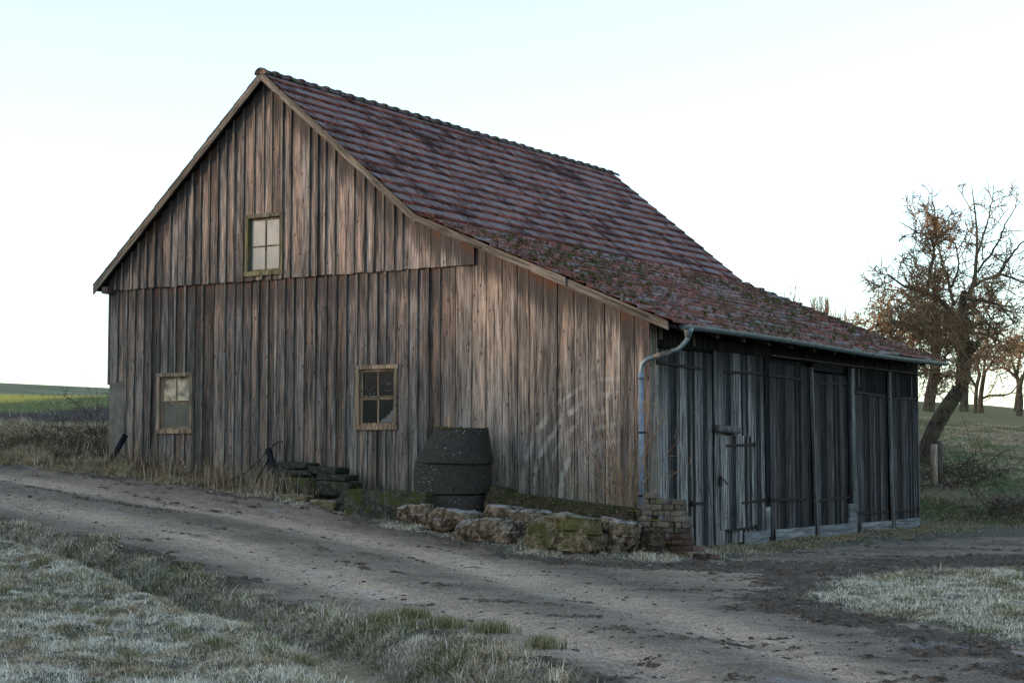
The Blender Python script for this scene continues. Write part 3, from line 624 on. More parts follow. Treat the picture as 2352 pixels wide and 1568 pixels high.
m = MB(); m.bar((.0, 9.22, 3.5), (.02, 9.22, .62), .05, .17, (0, 1, 0)); m.build('door_post', M['post'], barn); m = MB(); m.bar((-.02, 9.38, 3.5), (-.0, 9.38, .02), .03, .10, (0, 1, 0)); m.build('door_post', M['post'], barn); m = MB(); m.box(-.05, .01, 13.41, LEN, -.02, 3.9); m.build('door_post', M['post'], barn)
m = MB(); m.bar((.03, 4.9, 3.56), (.03, 13.4, 3.55), .025, .02); m.build('drip_lath', M['oldtimber'], barn)


# ------------------------------------------------------------------ ground
def ground_material():
    d = Nd('earth'); v = d.tc.outputs['Object']
    def attr(n): a = d.new('ShaderNodeAttribute'); a.attribute_name = n; return a.outputs['Fac']
    road, mud, fx, bank, trk = attr('road'), attr('mud'), attr('fieldx'), attr('bank'), attr('track')
    n1 = d.noise(v, .8, 4., .6); n2 = d.noise(v, 6., 6., .65); n3 = d.noise(v, 40., 4., .7); n4 = d.noise(v, 130., 2., .6)
    # grass soil under the blades
    turf = d.mix(d.rng(n2, .35, .65), (.04, .034, .022), (.10, .085, .055)); turf = d.mix(d.math('MULTIPLY', d.rng(n3, .48, .60), .7), turf, (.26, .25, .20))
    # gravelly dirt
    dirt = d.mix(d.rng(n1, .35, .65), (.15, .112, .084), (.26, .197, .147)); dirt = d.mix(d.math('MULTIPLY', trk, .8), d.mul(dirt, .85), (.46, .345, .25))
    dirt = d.mul(dirt, d.rng(n3, .35, .65, .5, 1.4)); dirt = d.mul(dirt, d.rng(n4, .35, .65, .7, 1.3)); dirt = d.mul(dirt, d.rng(n2, .3, .7, .8, 1.15))
    pv = d.vor(v, 42.); pc = d.vor(v, 42., 'Color')
    dirt = d.mix(d.math('MULTIPLY', d.rng(pv, .22, .14), d.rng(d.sep(pc)[0], .5, .6)), dirt, (.42, .38, .33))
    dirt = d.mix(d.math('MULTIPLY', d.rng(pv, .24, .16), d.rng(d.sep(pc)[1], .72, .78)), dirt, (.045, .038, .034))
    mudc = d.mix(d.rng(n3, .35, .65), (.042, .031, .024), (.115, .088, .068)); mudc = d.mix(d.math('MULTIPLY', d.rng(n4, .58, .66), .5), mudc, (.16, .15, .14))
    dirt = d.mix(d.math('MULTIPLY', d.rng(d.math('ADD', mud, d.math('MULTIPLY', d.math('SUBTRACT', n3, .5), .9)), .35, .62), .9), dirt, mudc)
    fr = d.math('MULTIPLY', d.rng(d.noise(d.map(v, (.5, 1.4, 1)), 1.1, 5., .6), .60, .68), d.rng(n4, .42, .55)); dirt = d.mix(d.math('MULTIPLY', fr, .5), dirt, (.36, .37, .39))
    col = d.mix(d.rng(d.math('ADD', road, d.math('MULTIPLY', d.math('SUBTRACT', n2, .5), .5)), .4, .6), turf, dirt)
    # fields on the left by distance
    soil = d.mix(d.rng(n3, .4, .6), (.030, .023, .018), (.085, .070, .055)); soil = d.mix(d.rng(d.noise(d.map(v, (2.5, .8, 1)), 6., 4., .7), .62, .68), soil, (.26, .24, .20))
    green = d.mix(d.rng(n2, .35, .65), (.055, .075, .022), (.17, .165, .055)); yel = d.mix(d.rng(n2, .35, .65), (.30, .24, .04), (.52, .40, .08)); far = d.mix(d.rng(d.noise(d.map(v, (.3, 1, 1)), .25, 5., .7), .35, .65), (.10, .115, .065), (.17, .18, .11))
    fx2 = d.math('ADD', fx, d.math('MULTIPLY', d.math('SUBTRACT', n1, .5), 2.5))
    f = d.mix(d.rng(fx2, 29.5, 31), soil, green); f = d.mix(d.rng(fx2, 33.5, 37), f, yel); f = d.mix(d.rng(fx2, 64, 76), f, far)
    col = d.mix(d.rng(fx2, 20.5, 22.), col, f)
    # orchard bank behind the barn
    bk = d.mix(d.rng(n2, .38, .62), (.05, .075, .03), (.12, .14, .06)); bk = d.mix(d.rng(d.noise(v, .35, 4., .6), .48, .60), bk, (.17, .14, .09))
    bk = d.mix(d.rng(n3, .58, .66), bk, (.28, .26, .18)); bk = d.mix(d.rng(bank, 30., 55.), bk, d.mix(d.rng(n2, .35, .65), (.12, .105, .045), (.22, .175, .085)))
    col = d.mix(d.rng(d.math('ADD', bank, d.math('MULTIPLY', d.math('SUBTRACT', n1, .5), 3.)), 13., 15.), col, bk)
    d.bump(d.math('ADD', d.math('MULTIPLY', n3, .7), d.math('ADD', d.math('MULTIPLY', n2, .8), d.math('MULTIPLY', pv, -.25))), .7, .035)
    return d.fin(col, .95)
M['earth'] = ground_material()
az0 = 0.34
th_in = np.arange(-az0, az0 + 1e-9, .0014); th_out = az0 + np.cumsum(np.linspace(.004, .06, 90)); th_out = th_out[th_out < math.pi - .02]
th = np.concatenate([-th_out[::-1], th_in, th_out, [2 * math.pi - th_out[-1]]])
rr = [0.4]
while rr[-1] < 900:
    r_ = rr[-1]; rr.append(r_ + (.3 if r_ < 9.3 else r_ * (.0052 if r_ < 34 else .010 if r_ < 60 else .02 if r_ < 130 else .06)))
rr = np.array(rr); TH, RR = np.meshgrid(th, rr)
GX_ = CAM[0] + RR * (FH[0] * np.cos(TH) + RT[0] * np.sin(TH)); GY_ = CAM[1] + RR * (FH[1] * np.cos(TH) + RT[1] * np.sin(TH))
GZ_ = terrain(GX_, GY_)
nr, ncl = GX_.shape; V = np.stack([GX_, GY_, GZ_], -1).reshape(-1, 3)
i = np.arange(nr - 1)[:, None] * ncl + np.arange(ncl - 1)[None]; Fc = np.stack([i, i + 1, i + 1 + ncl, i + ncl], -1).reshape(-1, 4)[:, ::-1]
road_s = sdf(V[:, 0], V[:, 1], ROAD); att = {}
att['road'] = smst(-.12, .2, road_s + .35 * (fbm(V[:, 0] * 2.2, V[:, 1] * 2.2, 3) - .5)); att['mud'] = mudmask(V[:, 0], V[:, 1])
notyard = smst(1.0, -4.0, V[:, 0] * .4 + V[:, 1] * .0 - 1.0) if False else 1.0
dn, df = pdist(V[:, 0], V[:, 1], NEAR), pdist(V[:, 0], V[:, 1], FAR[:-1] + [(1.4, -4.2), (4.6, -7.2), (7.3, -10.2), (11, -15), (15, -22)])
sl = dn / (dn + df); att['track'] = (np.exp(-((sl - .30) / .13) ** 2) + np.exp(-((sl - .74) / .12) ** 2)) * smst(-.1, .6, road_s) * smst(12, 7, dn + df)
att['track'] = np.clip(att['track'] * (.55 + .9 * (fbm(V[:, 0] * .9, V[:, 1] * .9, 3) - .2)), 0, 1)
att['fieldx'] = np.where(V[:, 1] > -30, -V[:, 0], 0.) * smst(-3, 0, V[:, 1]); att['bank'] = V[:, 1] * smst(-30, -14, V[:, 0])
cx_ = V[Fc].mean(1); rs = sdf(cx_[:, 0], cx_[:, 1], ROAD); isroad = rs > 0; isfield = (cx_[:, 0] < -20) & (cx_[:, 1] > -2)
for nm, sel in (('dirt_road', isroad), ('field', isfield & ~isroad), ('ground', ~isroad & ~isfield)):
    f = Fc[sel]; u, inv = np.unique(f.ravel(), return_inverse=True); me = np_mesh(nm, V[u], inv.reshape(-1, 4).astype(np.int32), smooth=True)
    for k, a in att.items(): at_ = me.attributes.new(k, 'FLOAT', 'POINT'); at_.data.foreach_set('value', a[u].astype(np.float32))
    o = link(nm, me, M['earth']); o['kind'] = 'structure'

# ------------------------------------------------------------------ grass
def grass_mat():
    d = Nd('grass_blades'); a = d.new('ShaderNodeAttribute'); a.attribute_name = 'tint'; t = a.outputs['Fac']; g = d.isl()
    frost = d.mix(d.math('POWER', g, 1.4), (.36, .335, .28), (.98, .93, .80)); straw = d.mix(d.math('POWER', g, 1.4), (.15, .10, .055), (.68, .52, .34)); green = d.mix(g, (.02, .036, .012), (.13, .16, .05)); brown = d.mix(g, (.05, .027, .017), (.20, .105, .06))
    c = d.mix(d.rng(t, 0., 1., 0, 1, False), frost, straw); c = d.mix(d.rng(t, 1., 2., 0, 1, False), c, green); c = d.mix(d.rng(t, 2.3, 3., 0, 1, False), c, brown)
    m = d.fin(c, .8)
    tr = d.n.new('ShaderNodeBsdfTranslucent'); d.l.new(c, tr.inputs[0]); ms = d.n.new('ShaderNodeMixShader'); ms.inputs[0].default_value = .38
    d.l.new(d.b.outputs[0], ms.inputs[1]); d.l.new(tr.outputs[0], ms.inputs[2]); d.l.new(ms.outputs[0], d.n['Material Output'].inputs[0]); return m
M['grass'] = grass_mat()
def blades(name, label, xy, h, wd, tint, lean=.6, flat=None, lay=1., la0=None):
    n = len(xy); x, y = xy[:, 0], xy[:, 1]; z = terrain(x, y) - .004
    a = rng.random(n) * 2 * np.pi; la = rng.random(n) * 2 * np.pi
    if flat is not None: la = flat + rng.normal(0, .9, n)
    if la0 is not None: la = np.where(rng.random(n) < .75, la0 + rng.normal(0, .5, n), la)
    h = np.broadcast_to(h, n) * rng.uniform(.55, 1.3, n); wd = np.broadcast_to(wd, n) * rng.uniform(.7, 1.3, n); L = np.broadcast_to(lean, n) * h * rng.uniform(.2, 1.3, n)
    c, s = np.cos(a) * wd / 2, np.sin(a) * wd / 2; lx, ly = np.cos(la) * L, np.sin(la) * L
    up = np.sqrt(np.clip(1 - (L / h / 1.5) ** 2, .06, 1)) * h * lay
    P = np.empty((n, 5, 3)); P[:, 0] = np.stack([x - c, y - s, z], -1); P[:, 1] = np.stack([x + c, y + s, z], -1)
    mx, my, mz = x + lx * .35, y + ly * .35, z + up * .62
    P[:, 2] = np.stack([mx + c * .75, my + s * .75, mz], -1); P[:, 3] = np.stack([mx - c * .75, my - s * .75, mz], -1); P[:, 4] = np.stack([x + lx, y + ly, z + up], -1)
    b = np.arange(n)[:, None] * 5; F = np.concatenate([b + [[0, 1, 2, 3]], b + [[3, 2, 4]]], 1).ravel(); tot = np.tile([4, 3], n).astype(np.int32)
    me = np_mesh(name, P.reshape(-1, 3), F.astype(np.int32), tot)
    at_ = me.attributes.new('tint', 'FLOAT', 'POINT'); at_.data.foreach_set('value', np.repeat(tint, 5).astype(np.float32))
    o = link(name, me, M['grass']); tag(o, label, 'grass', kind='stuff'); return o
def sample(n, x0, x1, y0, y1, dens):
    out = []; tot = 0
    while tot < n:
        k = n * 2; x = rng.uniform(x0, x1, k); y = rng.uniform(y0, y1, k); keep = rng.random(k) < dens(x, y); out.append(np.stack([x[keep], y[keep]], -1)); tot += keep.sum()
        if len(out) > 60: break
    return np.concatenate(out)[:n]
def infr(x, y, m=.33, rmin=9.8):
    dx, dy = x - CAM[0], y - CAM[1]; f = dx * FH[0] + dy * FH[1]; r = dx * RT[0] + dy * RT[1]; return (f > rmin) & (np.abs(r) < m * f + .5)
SIDE = [(-60, -8.9)] + DITCH[1:] + [(-60, -60)]
clump = lambda x, y, s=1.6, lo=.38, hi=.6: smst(lo, hi, fbm(x * s + 2, y * s + 8, 3))
def tufted(C_, k, r):
    """k blades around every centre, leaning outward from it"""
    n = len(C_); rr_ = r * rng.uniform(.5, 1.6, n); idx = np.repeat(np.arange(n), k); o_ = rng.normal(0, 1, (n * k, 2)) * rr_[idx][:, None] * .6
    return C_[idx] + o_, np.arctan2(o_[:, 1], o_[:, 0]), idx, np.hypot(o_[:, 0], o_[:, 1]) / (rr_[idx] + 1e-6)
# near frosted verge
def dens_v(x, y): sd_ = sdf(x, y, SIDE); return infr(x, y) * smst(.15, .5, sd_) * smst(26, 20, np.hypot(x - CAM[0], y - CAM[1])) * (.48 + .52 * clump(x, y, 3.1))
def matted(n, box_, dens, fr_tuft, k, r, name, label, h, wd, tint_fn, lean):
    nt_ = int(n * fr_tuft / k); c = sample(nt_, *box_, dens); pt, la, idx, q = tufted(c, k, r); th_ = (.55 + rng.gamma(2., .33, len(c)))[idx] * (1.15 - .3 * np.clip(q, 0, 1.5)); tt = rng.normal(0, .28, len(c))[idx]
    pb_ = sample(int(n * (1 - fr_tuft)), *box_, dens); p = np.concatenate([pt, pb_]); la = np.concatenate([la, rng.random(len(pb_)) * 6.28]); hh = np.concatenate([th_, np.full(len(pb_), .75)]); tt = np.concatenate([tt, np.zeros(len(pb_))])
    hb = h(p[:, 0], p[:, 1]) if callable(h) else h
    return blades(name, label, p, hb * hh, wd, np.clip(tint_fn(p[:, 0], p[:, 1], len(p)) + tt, 0, 3), lean, la0=la)
def tv(x, y, n):
    n1 = fbm(x * 1.7, y * 1.7, 4); tf = smst(.56, .66, fbm(x * 2.6 + 31, y * 2.6 + 5, 3))
    return np.where(rng.random(n) < .09 + tf * .4, rng.uniform(1.2, 1.9, n), np.clip(rng.normal(.15, .3, n) + smst(.42, .60, n1) * .65, 0, 1.2))
matted(225000, (-8, 9, -18, -7), dens_v, .72, 34, .085, 'frosted_verge_grass', 'short frosty straw-coloured grass on the near verge', lambda x, y: .030 + .018 * clump(x, y, 2.0, .5, .66), .0062, tv, 1.05)
# a few greener tufts standing out of the verge
def tufts(C_, n, r, h, tint, nm, lab, wd=.005, lean=.5):
    pts = []
    for (cx0, cy0) in C_: pts.append(np.array([cx0, cy0]) + rng.normal(0, r, (n, 2)))
    p = np.concatenate(pts); blades(nm, lab, p, h, wd, rng.uniform(tint[0], tint[1], len(p)), lean)
G_ = lambda px, py: (lambda d, : None)
def ground_at(px, py):
    d = at(px, py, 1.) - CAM
    for t in np.arange(9, 120, .04):
        q = CAM + d * t
        if q[2] <= terrain(q[0], q[1], False): return q
    return q
tc = [tuple(ground_at(*p)[:2]) for p in ((433, 1480), (525, 1500), (30, 1318), (95, 1302), (180, 1395), (300, 1520), (700, 1530), (60, 1480), (620, 1480), (240, 1440))]
tufts(tc, 260, .055, .085, (1.2, 2.0), 'grass_tuft', 'green and yellow tufts standing out of the frosty verge', .0055)
def rnd_c(n, dens, *bx): return [tuple(q) for q in sample(n, *bx, dens)]
tufts(rnd_c(70, dens_v, -8, 9, -18, -7), 150, .07, .052, (.75, 1.35), 'straw_tuft', 'straw-brown tufts scattered over the frosty verge', .0055, .8)
tufts(rnd_c(45, dens_v, -8, 9, -18, -7), 150, .09, .045, (2.45, 2.95), 'withered_clump', 'withered brown clumps pressed flat in the verge', .006, 1.25)
tufts(rnd_c(40, dens_v, -8, 9, -18, -7), 120, .06, .07, (1.6, 2.1), 'green_tuft', 'small dark green tufts in the frosty verge', .0055, .7)
tc = [tuple(ground_at(*p)[:2]) for p in ((945, 1418), (1250, 1488), (1030, 1440), (1130, 1452), (870, 1430))]
tufts(tc, 420, .10, .12, (1.2, 2.05), 'ditch_tuft', 'taller green tufts on the lip of the ditch', .006)
# ditch
def dens_d(x, y):
    dd = sdf(x, y, SIDE); nr_ = sdf(x, y, ROAD); return infr(x, y) * smst(.35, .05, dd) * smst(.35, -.25, nr_ + (fbm(x * 2, y * 2, 3) - .5) * 1.2) * smst(-2.6, -1.8, dd) * (.3 + .7 * clump(x, y, 2.4)) * (1 - .45 * smst(4.5, 6.5, x))
def td(x, y, n):
    sb = smst(4.2, 6.2, x); c1 = smst(.42, .58, fbm(x * 1.4 + 3, y * 1.4, 3)); return np.where(rng.random(n) < (.70 - .45 * sb) * (.4 + .6 * c1), rng.uniform(1.6, 2.2, n), np.where(rng.random(n) < .45 - .25 * sb, rng.uniform(0, .7, n), rng.uniform(.8, 1.25, n)))
matted(95000, (-16, 10, -19, -7), dens_d, .7, 30, .11, 'ditch_grass', 'dark green and straw grass lining the ditch beside the road', lambda x, y: .045 + .03 * clump(x, y, 1.9, .45, .65), .0065, td, 1.05)
tufts(rnd_c(40, dens_d, -16, 10, -19, -7), 170, .12, .06, (2.4, 2.95), 'withered_clump', 'withered brown clumps lying in the ditch', .0065, 1.25)
tufts(rnd_c(40, dens_d, -16, 10, -19, -7), 170, .10, .075, (.1, .8), 'frosty_tuft', 'pale frosty tufts on the sides of the ditch', .006, 1.1)
# flattened straw in the ditch at the bottom of the picture
def dens_s(x, y): return infr(x, y) * smst(1.0, .3, pdist(x, y, [(5.1, -14.4), (6.3, -15.4), (7.4, -16.4)])) * (.2 + .8 * clump(x, y, 2.2))
p = sample(24000, 3, 9, -18, -12, dens_s); blades('flattened_straw', 'long dead straw lying flat along the ditch', p, .30, .0055, rng.uniform(.5, 1.25, len(p)), 1.4, flat=-.6, lay=.25)
# frosty patch on the right
def dens_p(x, y): return infr(x, y, .34) * smst(-.1, .35, sdf(x, y, PATCH) + (fbm(x * 2, y * 2, 3) - .5) * .9) * (.35 + .65 * clump(x, y, 2.7)) * (np.hypot(x - CAM[0], y - CAM[1]) < 30)
def tp(x, y, n): n1 = fbm(x * 1.3 + 5, y * 1.3, 3); return np.where(rng.random(n) < .24, rng.uniform(1.3, 2., n), np.clip(rng.normal(.15, .3, n) + smst(.46, .62, n1) * .7, 0, 1.2))
matted(125000, (4, 16, -15, 6), dens_p, .7, 30, .09, 'frosted_patch_grass', 'frosty pale grass patch right of the road', .038, .0080, tp, 1.1)
tufts(rnd_c(40, dens_p, 4, 16, -15, 6), 150, .10, .05, (1.4, 2.1), 'green_tuft', 'green tufts in the frosty patch right of the road', .008, .8)
tufts(rnd_c(30, dens_p, 4, 16, -15, 6), 150, .12, .04, (2.4, 2.9), 'withered_clump', 'withered clumps in the frosty patch right of the road', .008, 1.2)
# along the gable wall
def dens_g(x, y):
    fe = pdist(x, y, FAR); ins = sdf(x, y, ROAD); return infr(x, y, .33) * (ins < .12) * (y < -.06) * (y > -3.6) * (x < 1.2) * (.25 + .75 * clump(x, y, 1.9)) * smst(-.3, -1.0, -np.abs(x + 3.3) * .6 - .2 * (y < -1.9) * 4 - .5)
def dens_g2(x, y): return infr(x, y, .33) * (sdf(x, y, ROAD) < .15 * (1 + np.sin(x * 3))) * (y < -.06) * (y > -3.4) * (x < 1.4) * (.06 + .94 * clump(x, y, 1.6)) * (1 - .75 * ((x > -4.3) & (x < .6) & (y > -2.2)))
p = sample(60000, -15, 1.4, -3.4, -.06, dens_g2); x, y = p.T
fr = smst(-1.0, -1.7, y) * smst(-11, -6, x); t_ = np.where(rng.random(len(p)) < .72 * fr, rng.uniform(0, .6, len(p)), rng.uniform(.8, 1.35, len(p))); t_ = np.where(rng.random(len(p)) < .12, rng.uniform(1.4, 2., len(p)), t_); t_ = np.where(rng.random(len(p)) < .12 * smst(-5, -9, x), rng.uniform(2.5, 3., len(p)), t_)
hh = (.05 + .12 * clump(x, y, 1.4, .46, .66)) * (.6 + .6 * smst(-3, -7, x)) * (.5 + .5 * smst(.0, .5, -sdf(x, y, ROAD))); blades('roadside_grass', 'dry tufted grass between the road and the gable wall', p, hh, .0085, t_, .8)
def dens_t(x, y): return infr(x, y) * (sdf(x, y, ROAD) < -.1) * (y < -.1) * smst(.42, .6, fbm(x * 1.2 + 3, y * 1.2, 3)) * (.35 + .65 * (x < -6)) * (x < -3.8)
p = sample(1500, -14, -3.5, -2.2, -.1, dens_t); t_ = rng.uniform(.7, 1.2, len(p)); t_ = np.where(rng.random(len(p)) < .35, 2.9, t_)
blades('tall_dead_stalks', 'tall dead stalks standing against the gable wall', p, .48, .0075, t_, .45)
# left bank
def dens_l(x, y): return infr(x, y, .34) * (sdf(x, y, ROAD) < -.05) * smst(-23, -19, x) * smst(9, 5, y) * (.2 + .8 * clump(x, y, 1.2))
p = sample(75000, -24, -12.7, -4, 9, dens_l); x, y = p.T; n1 = fbm(x * .9 + 2, y * .9 + 7, 3)
t_ = np.where(n1 > .55, rng.uniform(1.2, 2., len(p)), rng.uniform(.85, 1.25, len(p))); near_b = (x > -16.5) & (y > -1.2); t_ = np.where(near_b & (rng.random(len(p)) < .3), rng.uniform(2.5, 3., len(p)), t_)
t_ = np.where(rng.random(len(p)) < .14, rng.uniform(0, .6, len(p)), t_)
blades('bank_grass', 'dry brown and green grass on the bank left of the barn', p, (.10 + .16 * clump(x, y, .8, .45, .65)) , .012, t_, .9)
# field litter
def dens_f(x, y): return infr(x, y, .33) * smst(-70, -30, -np.abs(x)) * (y > 2)
p = sample(2600, -50, -20, 0, 50, dens_f); x, y = p.T; t_ = np.where(x < -40, rng.uniform(1.0, 1.5, len(p)), np.where(x < -34, rng.uniform(1.0, 1.9, len(p)), rng.uniform(.6, 1.2, len(p))))
blades('field_stubble', 'pale stubble and stalks scattered over the dark field', p, .14, .018, t_, 1.2)
# bank on the right, behind the barn
def dens_b(x, y): return infr(x, y, .34) * (x > -3.0 - .25 * (y - 14)) * smst(13.2, 15.5, y + (x > .8) * 1.0) * (.2 + .8 * clump(x, y, 1.1))
p = sample(90000, -14, 7, 12.5, 46, dens_b); x, y = p.T; n1 = fbm(x * .7 + 2, y * .7 + 7, 3); lowb = smst(21, 17, y)
t_ = np.where(rng.random(len(p)) < smst(.40, .6, n1) * .9, rng.uniform(1.4, 2., len(p)), rng.uniform(.75, 1.2, len(p))); t_ = np.where(rng.random(len(p)) < .5 * lowb * (x < 3), rng.uniform(2.5, 3., len(p)), t_)
blades('orchard_grass', 'green and brown grass on the bank behind the barn', p, .07 + .12 * lowb * clump(x, y, 1.3), .012, t_, 1.0)
# before the doors
def dens_o(x, y): return infr(x, y, .34) * smst(1.5, .5, x - .05 * y + (fbm(x * 2, y * 1.2, 3) - .5) * 2.0) * (x > .06) * (.3 + .7 * clump(x, y, 2.)) * smst(-2.6, -1.6, y)
p = sample(36000, .06, 3.5, -2.6, 15.5, dens_o); x, y = p.T; fr = smst(3, -.5, y); t_ = np.where(rng.random(len(p)) < .5, rng.uniform(1.3, 2.05, len(p)), rng.uniform(.7, 1.2, len(p))); t_ = np.where(rng.random(len(p)) < .6 * fr, rng.uniform(.0, .9, len(p)), t_)
blades('doorstep_grass', 'short worn grass along the foot of the doors', p, .05 + .06 * fr * clump(x, y, 1.6), .008, t_, 1.0)

# ------------------------------------------------------------------ mud clods, pebbles, straw bits on the road
def scatter_lumps(name, label, cat, n, dens, box_, rad, mat, sq=.5, k=5):
    p = sample(n, *box_, dens); z = terrain(p[:, 0], p[:, 1]); r = rad(len(p)); n = len(p)
    a = rng.random(n)[:, None] * 6.28 + np.arange(k)[None] * 2 * np.pi / k; r1 = r[:, None] * rng.uniform(.7, 1.3, (n, k)); r2 = r1 * rng.uniform(.5, .85, (n, k))
    st = rng.uniform(.6, 1.7, (n, 1))
    V0 = np.stack([p[:, 0:1] + r1 * np.cos(a) * st, p[:, 1:2] + r1 * np.sin(a), (z - .2 * r * sq)[:, None] + 0 * a], -1); V1 = np.stack([p[:, 0:1] + r2 * np.cos(a) * st, p[:, 1:2] + r2 * np.sin(a), (z + .75 * r * sq)[:, None] + rng.uniform(-.25, .25, (n, k)) * (r * sq)[:, None]], -1); V2 = np.stack([p[:, 0], p[:, 1], z + r * sq], -1)[:, None]
    P = np.concatenate([V0, V1, V2], 1); b = np.arange(n)[:, None] * (2 * k + 1); F = []; tot = []
    for i in range(k): F.append(b + [[i, (i + 1) % k, k + (i + 1) % k, k + i]]); tot.append(4)
    for i in range(k): F.append(b + [[k + i, k + (i + 1) % k, 2 * k]]); tot.append(3)
    me = np_mesh(name, P.reshape(-1, 3), np.concatenate(F, 1).ravel().astype(np.int32), np.tile(tot, n).astype(np.int32)); o = link(name, me, mat); tag(o, label, cat, kind='stuff'); return o
M['clod'] = simple('mud_clod', (.038, .028, .022), (.11, .083, .063), 20, .95, bump=.6)
M['pebble'] = simple('pebble', (.10, .09, .08), (.24, .22, .20), 9, .85, bump=.2)
ron = lambda x, y: (sdf(x, y, ROAD) > .05) & infr(x, y, .34)
scatter_lumps('mud_clods', 'dark lumps of mud scattered over the dirt road', 'mud', 22000, lambda x, y: ron(x, y) * (mudmask(x, y) * .9 * smst(.35, .6, fbm(x * 4, y * 4, 3)) + .012), (-12, 13, -17, 9), lambda n: rng.gamma(1.6, .0055, n) + .005, M['clod'])
scatter_lumps('mud_heaps', 'larger churned lumps of mud on the road edge', 'mud', 90, lambda x, y: ron(x, y) * (smst(.62, .72, fbm(x * .9 + 7, y * 2.6 + 4, 4)) * .9 + smst(.7, .1, pdist(x, y, MUD2)) * .6), (-9, 13, -16, 5), lambda n: rng.uniform(.03, .075, n), M['clod'], .45, 7)
scatter_lumps('pebbles', 'pale pebbles and grit on the dirt road', 'gravel', 11000, lambda x, y: ron(x, y) * .6 + 0 * x, (-12, 13, -17, 9), lambda n: rng.gamma(1.5, .0028, n) + .003, M['pebble'])
p = sample(2600, -12, 13, -17, 6, lambda x, y: ron(x, y) * (.25 + .75 * mudmask(x, y))); blades('straw_litter', 'bits of straw and stalk lying on the road', p, .09, .006, rng.uniform(.1, 1.2, len(p)), 1.45, lay=.2)

# ------------------------------------------------------------------ rocks, pipe, rings, slabs
def hit(px, py, yv):
    d = at(px, py, 1.) - CAM; return CAM + d * ((yv - CAM[1]) / d[1])
def rock_mesh(name, dims, mat, n=22, p=6., amp=.05, freq=2.5, seed=0, taper=.0, skew=0.):
    vs = []; fs = []; ax = [(0, 1, 2), (1, 2, 0), (2, 0, 1)]
    rs_ = random.Random(seed * 77 + 5); cuts = []
    if amp > .03:
        for _ in range(7):
            nn_ = Vector((rs_.choice((-1, 1)) * rs_.uniform(.3, 1), rs_.choice((-1, 1)) * rs_.uniform(.2, 1), rs_.choice((-1, 1, 1)) * rs_.uniform(.15, 1))).normalized()
            sup = sum((abs(nn_[i]) * dims[i] / 2) ** 1.35 for i in range(3)) ** (1 / 1.35); cuts.append((nn_, sup * rs_.uniform(.86, .97)))
    for a, b, c in ax:
        for s in (-1, 1):
            o = len(vs)
            for i in range(n + 1):
                for j in range(n + 1):
                    q = [0, 0, 0]; q[a] = s; q[b] = -1 + 2 * i / n; q[c] = -1 + 2 * j / n
                    l = sum(abs(t) ** p for t in q) ** (1 / p); q = [t / l for t in q]; v = Vector(q)
                    v = Vector((v.x * dims[0] / 2, v.y * dims[1] / 2, v.z * dims[2] / 2)); t = (q[2] + 1) / 2
                    v.x *= 1 - taper * t; v.y *= 1 - taper * t; v.z += skew * v.x * (q[2] > -.5)
                    for pn, pd in cuts:
                        ov = v.dot(pn) - pd
                        if ov > 0: v = v - pn * ov
                    nn = mnoise.noise_vector((v + Vector((seed * 3.1, seed * 1.7, 0))) * freq) * amp * .7 + mnoise.noise_vector((v + Vector((seed, 5, 2))) * freq * 4) * amp * .22 + mnoise.noise_vector((v + Vector((seed, 8, 3))) * freq * 10) * amp * .10
                    cr = mnoise.cell(Vector((v.x * 3.3 + seed, v.y * 3.3, v.z * 4.2))) * amp * .55
                    vs.append(v + nn + v.normalized() * cr)
            for i in range(n):
                for j in range(n):
                    k = o + i * (n + 1) + j; f = (k, k + 1, k + n + 2, k + n + 1); fs.append(f if s < 0 else f[::-1])
    mb = MB(); mb.poly(vs, fs, None, False); return mb.build(name, mat)
def rock(name, label, cat, x0, x1, y0, y1, z1, mat, rz=0., sink=.05, group=None, **k):
    cx0, cy0 = (x0 + x1) / 2, (y0 + y1) / 2; zb = float(terrain(cx0, cy0, False)) - sink
    k['p'] = k.get('p', 6) * 1.6; o = rock_mesh(name, ((x1 - x0) * 1.06, y1 - y0, z1 - zb), mat, **k); o.location = (cx0, cy0, (zb + z1) / 2); o.rotation_euler = (0, 0, rz); return tag(o, label, cat, group)
gp = 'sandstone blocks along the road'
rock('stone_block', 'brown sandstone block at the left end of the row, in front of the concrete rings', 'stone', -3.95, -3.30, -1.9, -1.45, .82, M['stone'], .05, seed=1, p=5, amp=.06, group=gp)
rock('stone_block', 'pale faced sandstone block second from the left, frosty on its long top', 'stone', -3.16, -2.25, -2.12, -1.65, .745, M['stone'], .0, seed=2, p=5, amp=.06, skew=-.10, group=gp)
rock('stone_block', 'low flat-topped sandstone slab at the road edge', 'stone', -2.30, -1.30, -2.45, -2.02, .60, M['stone'], .03, seed=3, p=7, amp=.045, group=gp)
rock('stone_block', 'dark stone block behind the flat slab, with a stick leaning on it', 'stone', -2.2, -1.0, -1.95, -1.35, .77, M['stone'], -.05, seed=4, p=5, amp=.05, skew=-.10, group=gp)
rock('stone_block', 'big green mossy boulder in the middle of the row', 'stone', -.93, .26, -2.5, -1.85, .675, M['stone_moss'], .04, seed=5, p=4.5, amp=.09, taper=.10, group=gp, n=26)
rock('stone_block', 'dark weathered boulder just right of the mossy boulder', 'stone', -.0, .66, -2.1, -1.45, .62, M['stone'], .2, seed=6, p=4.5, amp=.08, taper=.12, skew=-.12, group=gp)
rock('stone_block', 'small dark stone at the right end of the row before the bricks', 'stone', .60, 1.0, -1.75, -1.3, .45, M['pipe_conc'], .3, seed=8, p=3.5, amp=.08, taper=.2, group=gp)
rock('concrete_block', 'long rectangular concrete block with mossy top left of the rings', 'concrete block', -4.98, -3.38, -1.85, -1.42, 1.03, M['block'], .03, seed=9, p=16, amp=.018, skew=-.02, n=20)
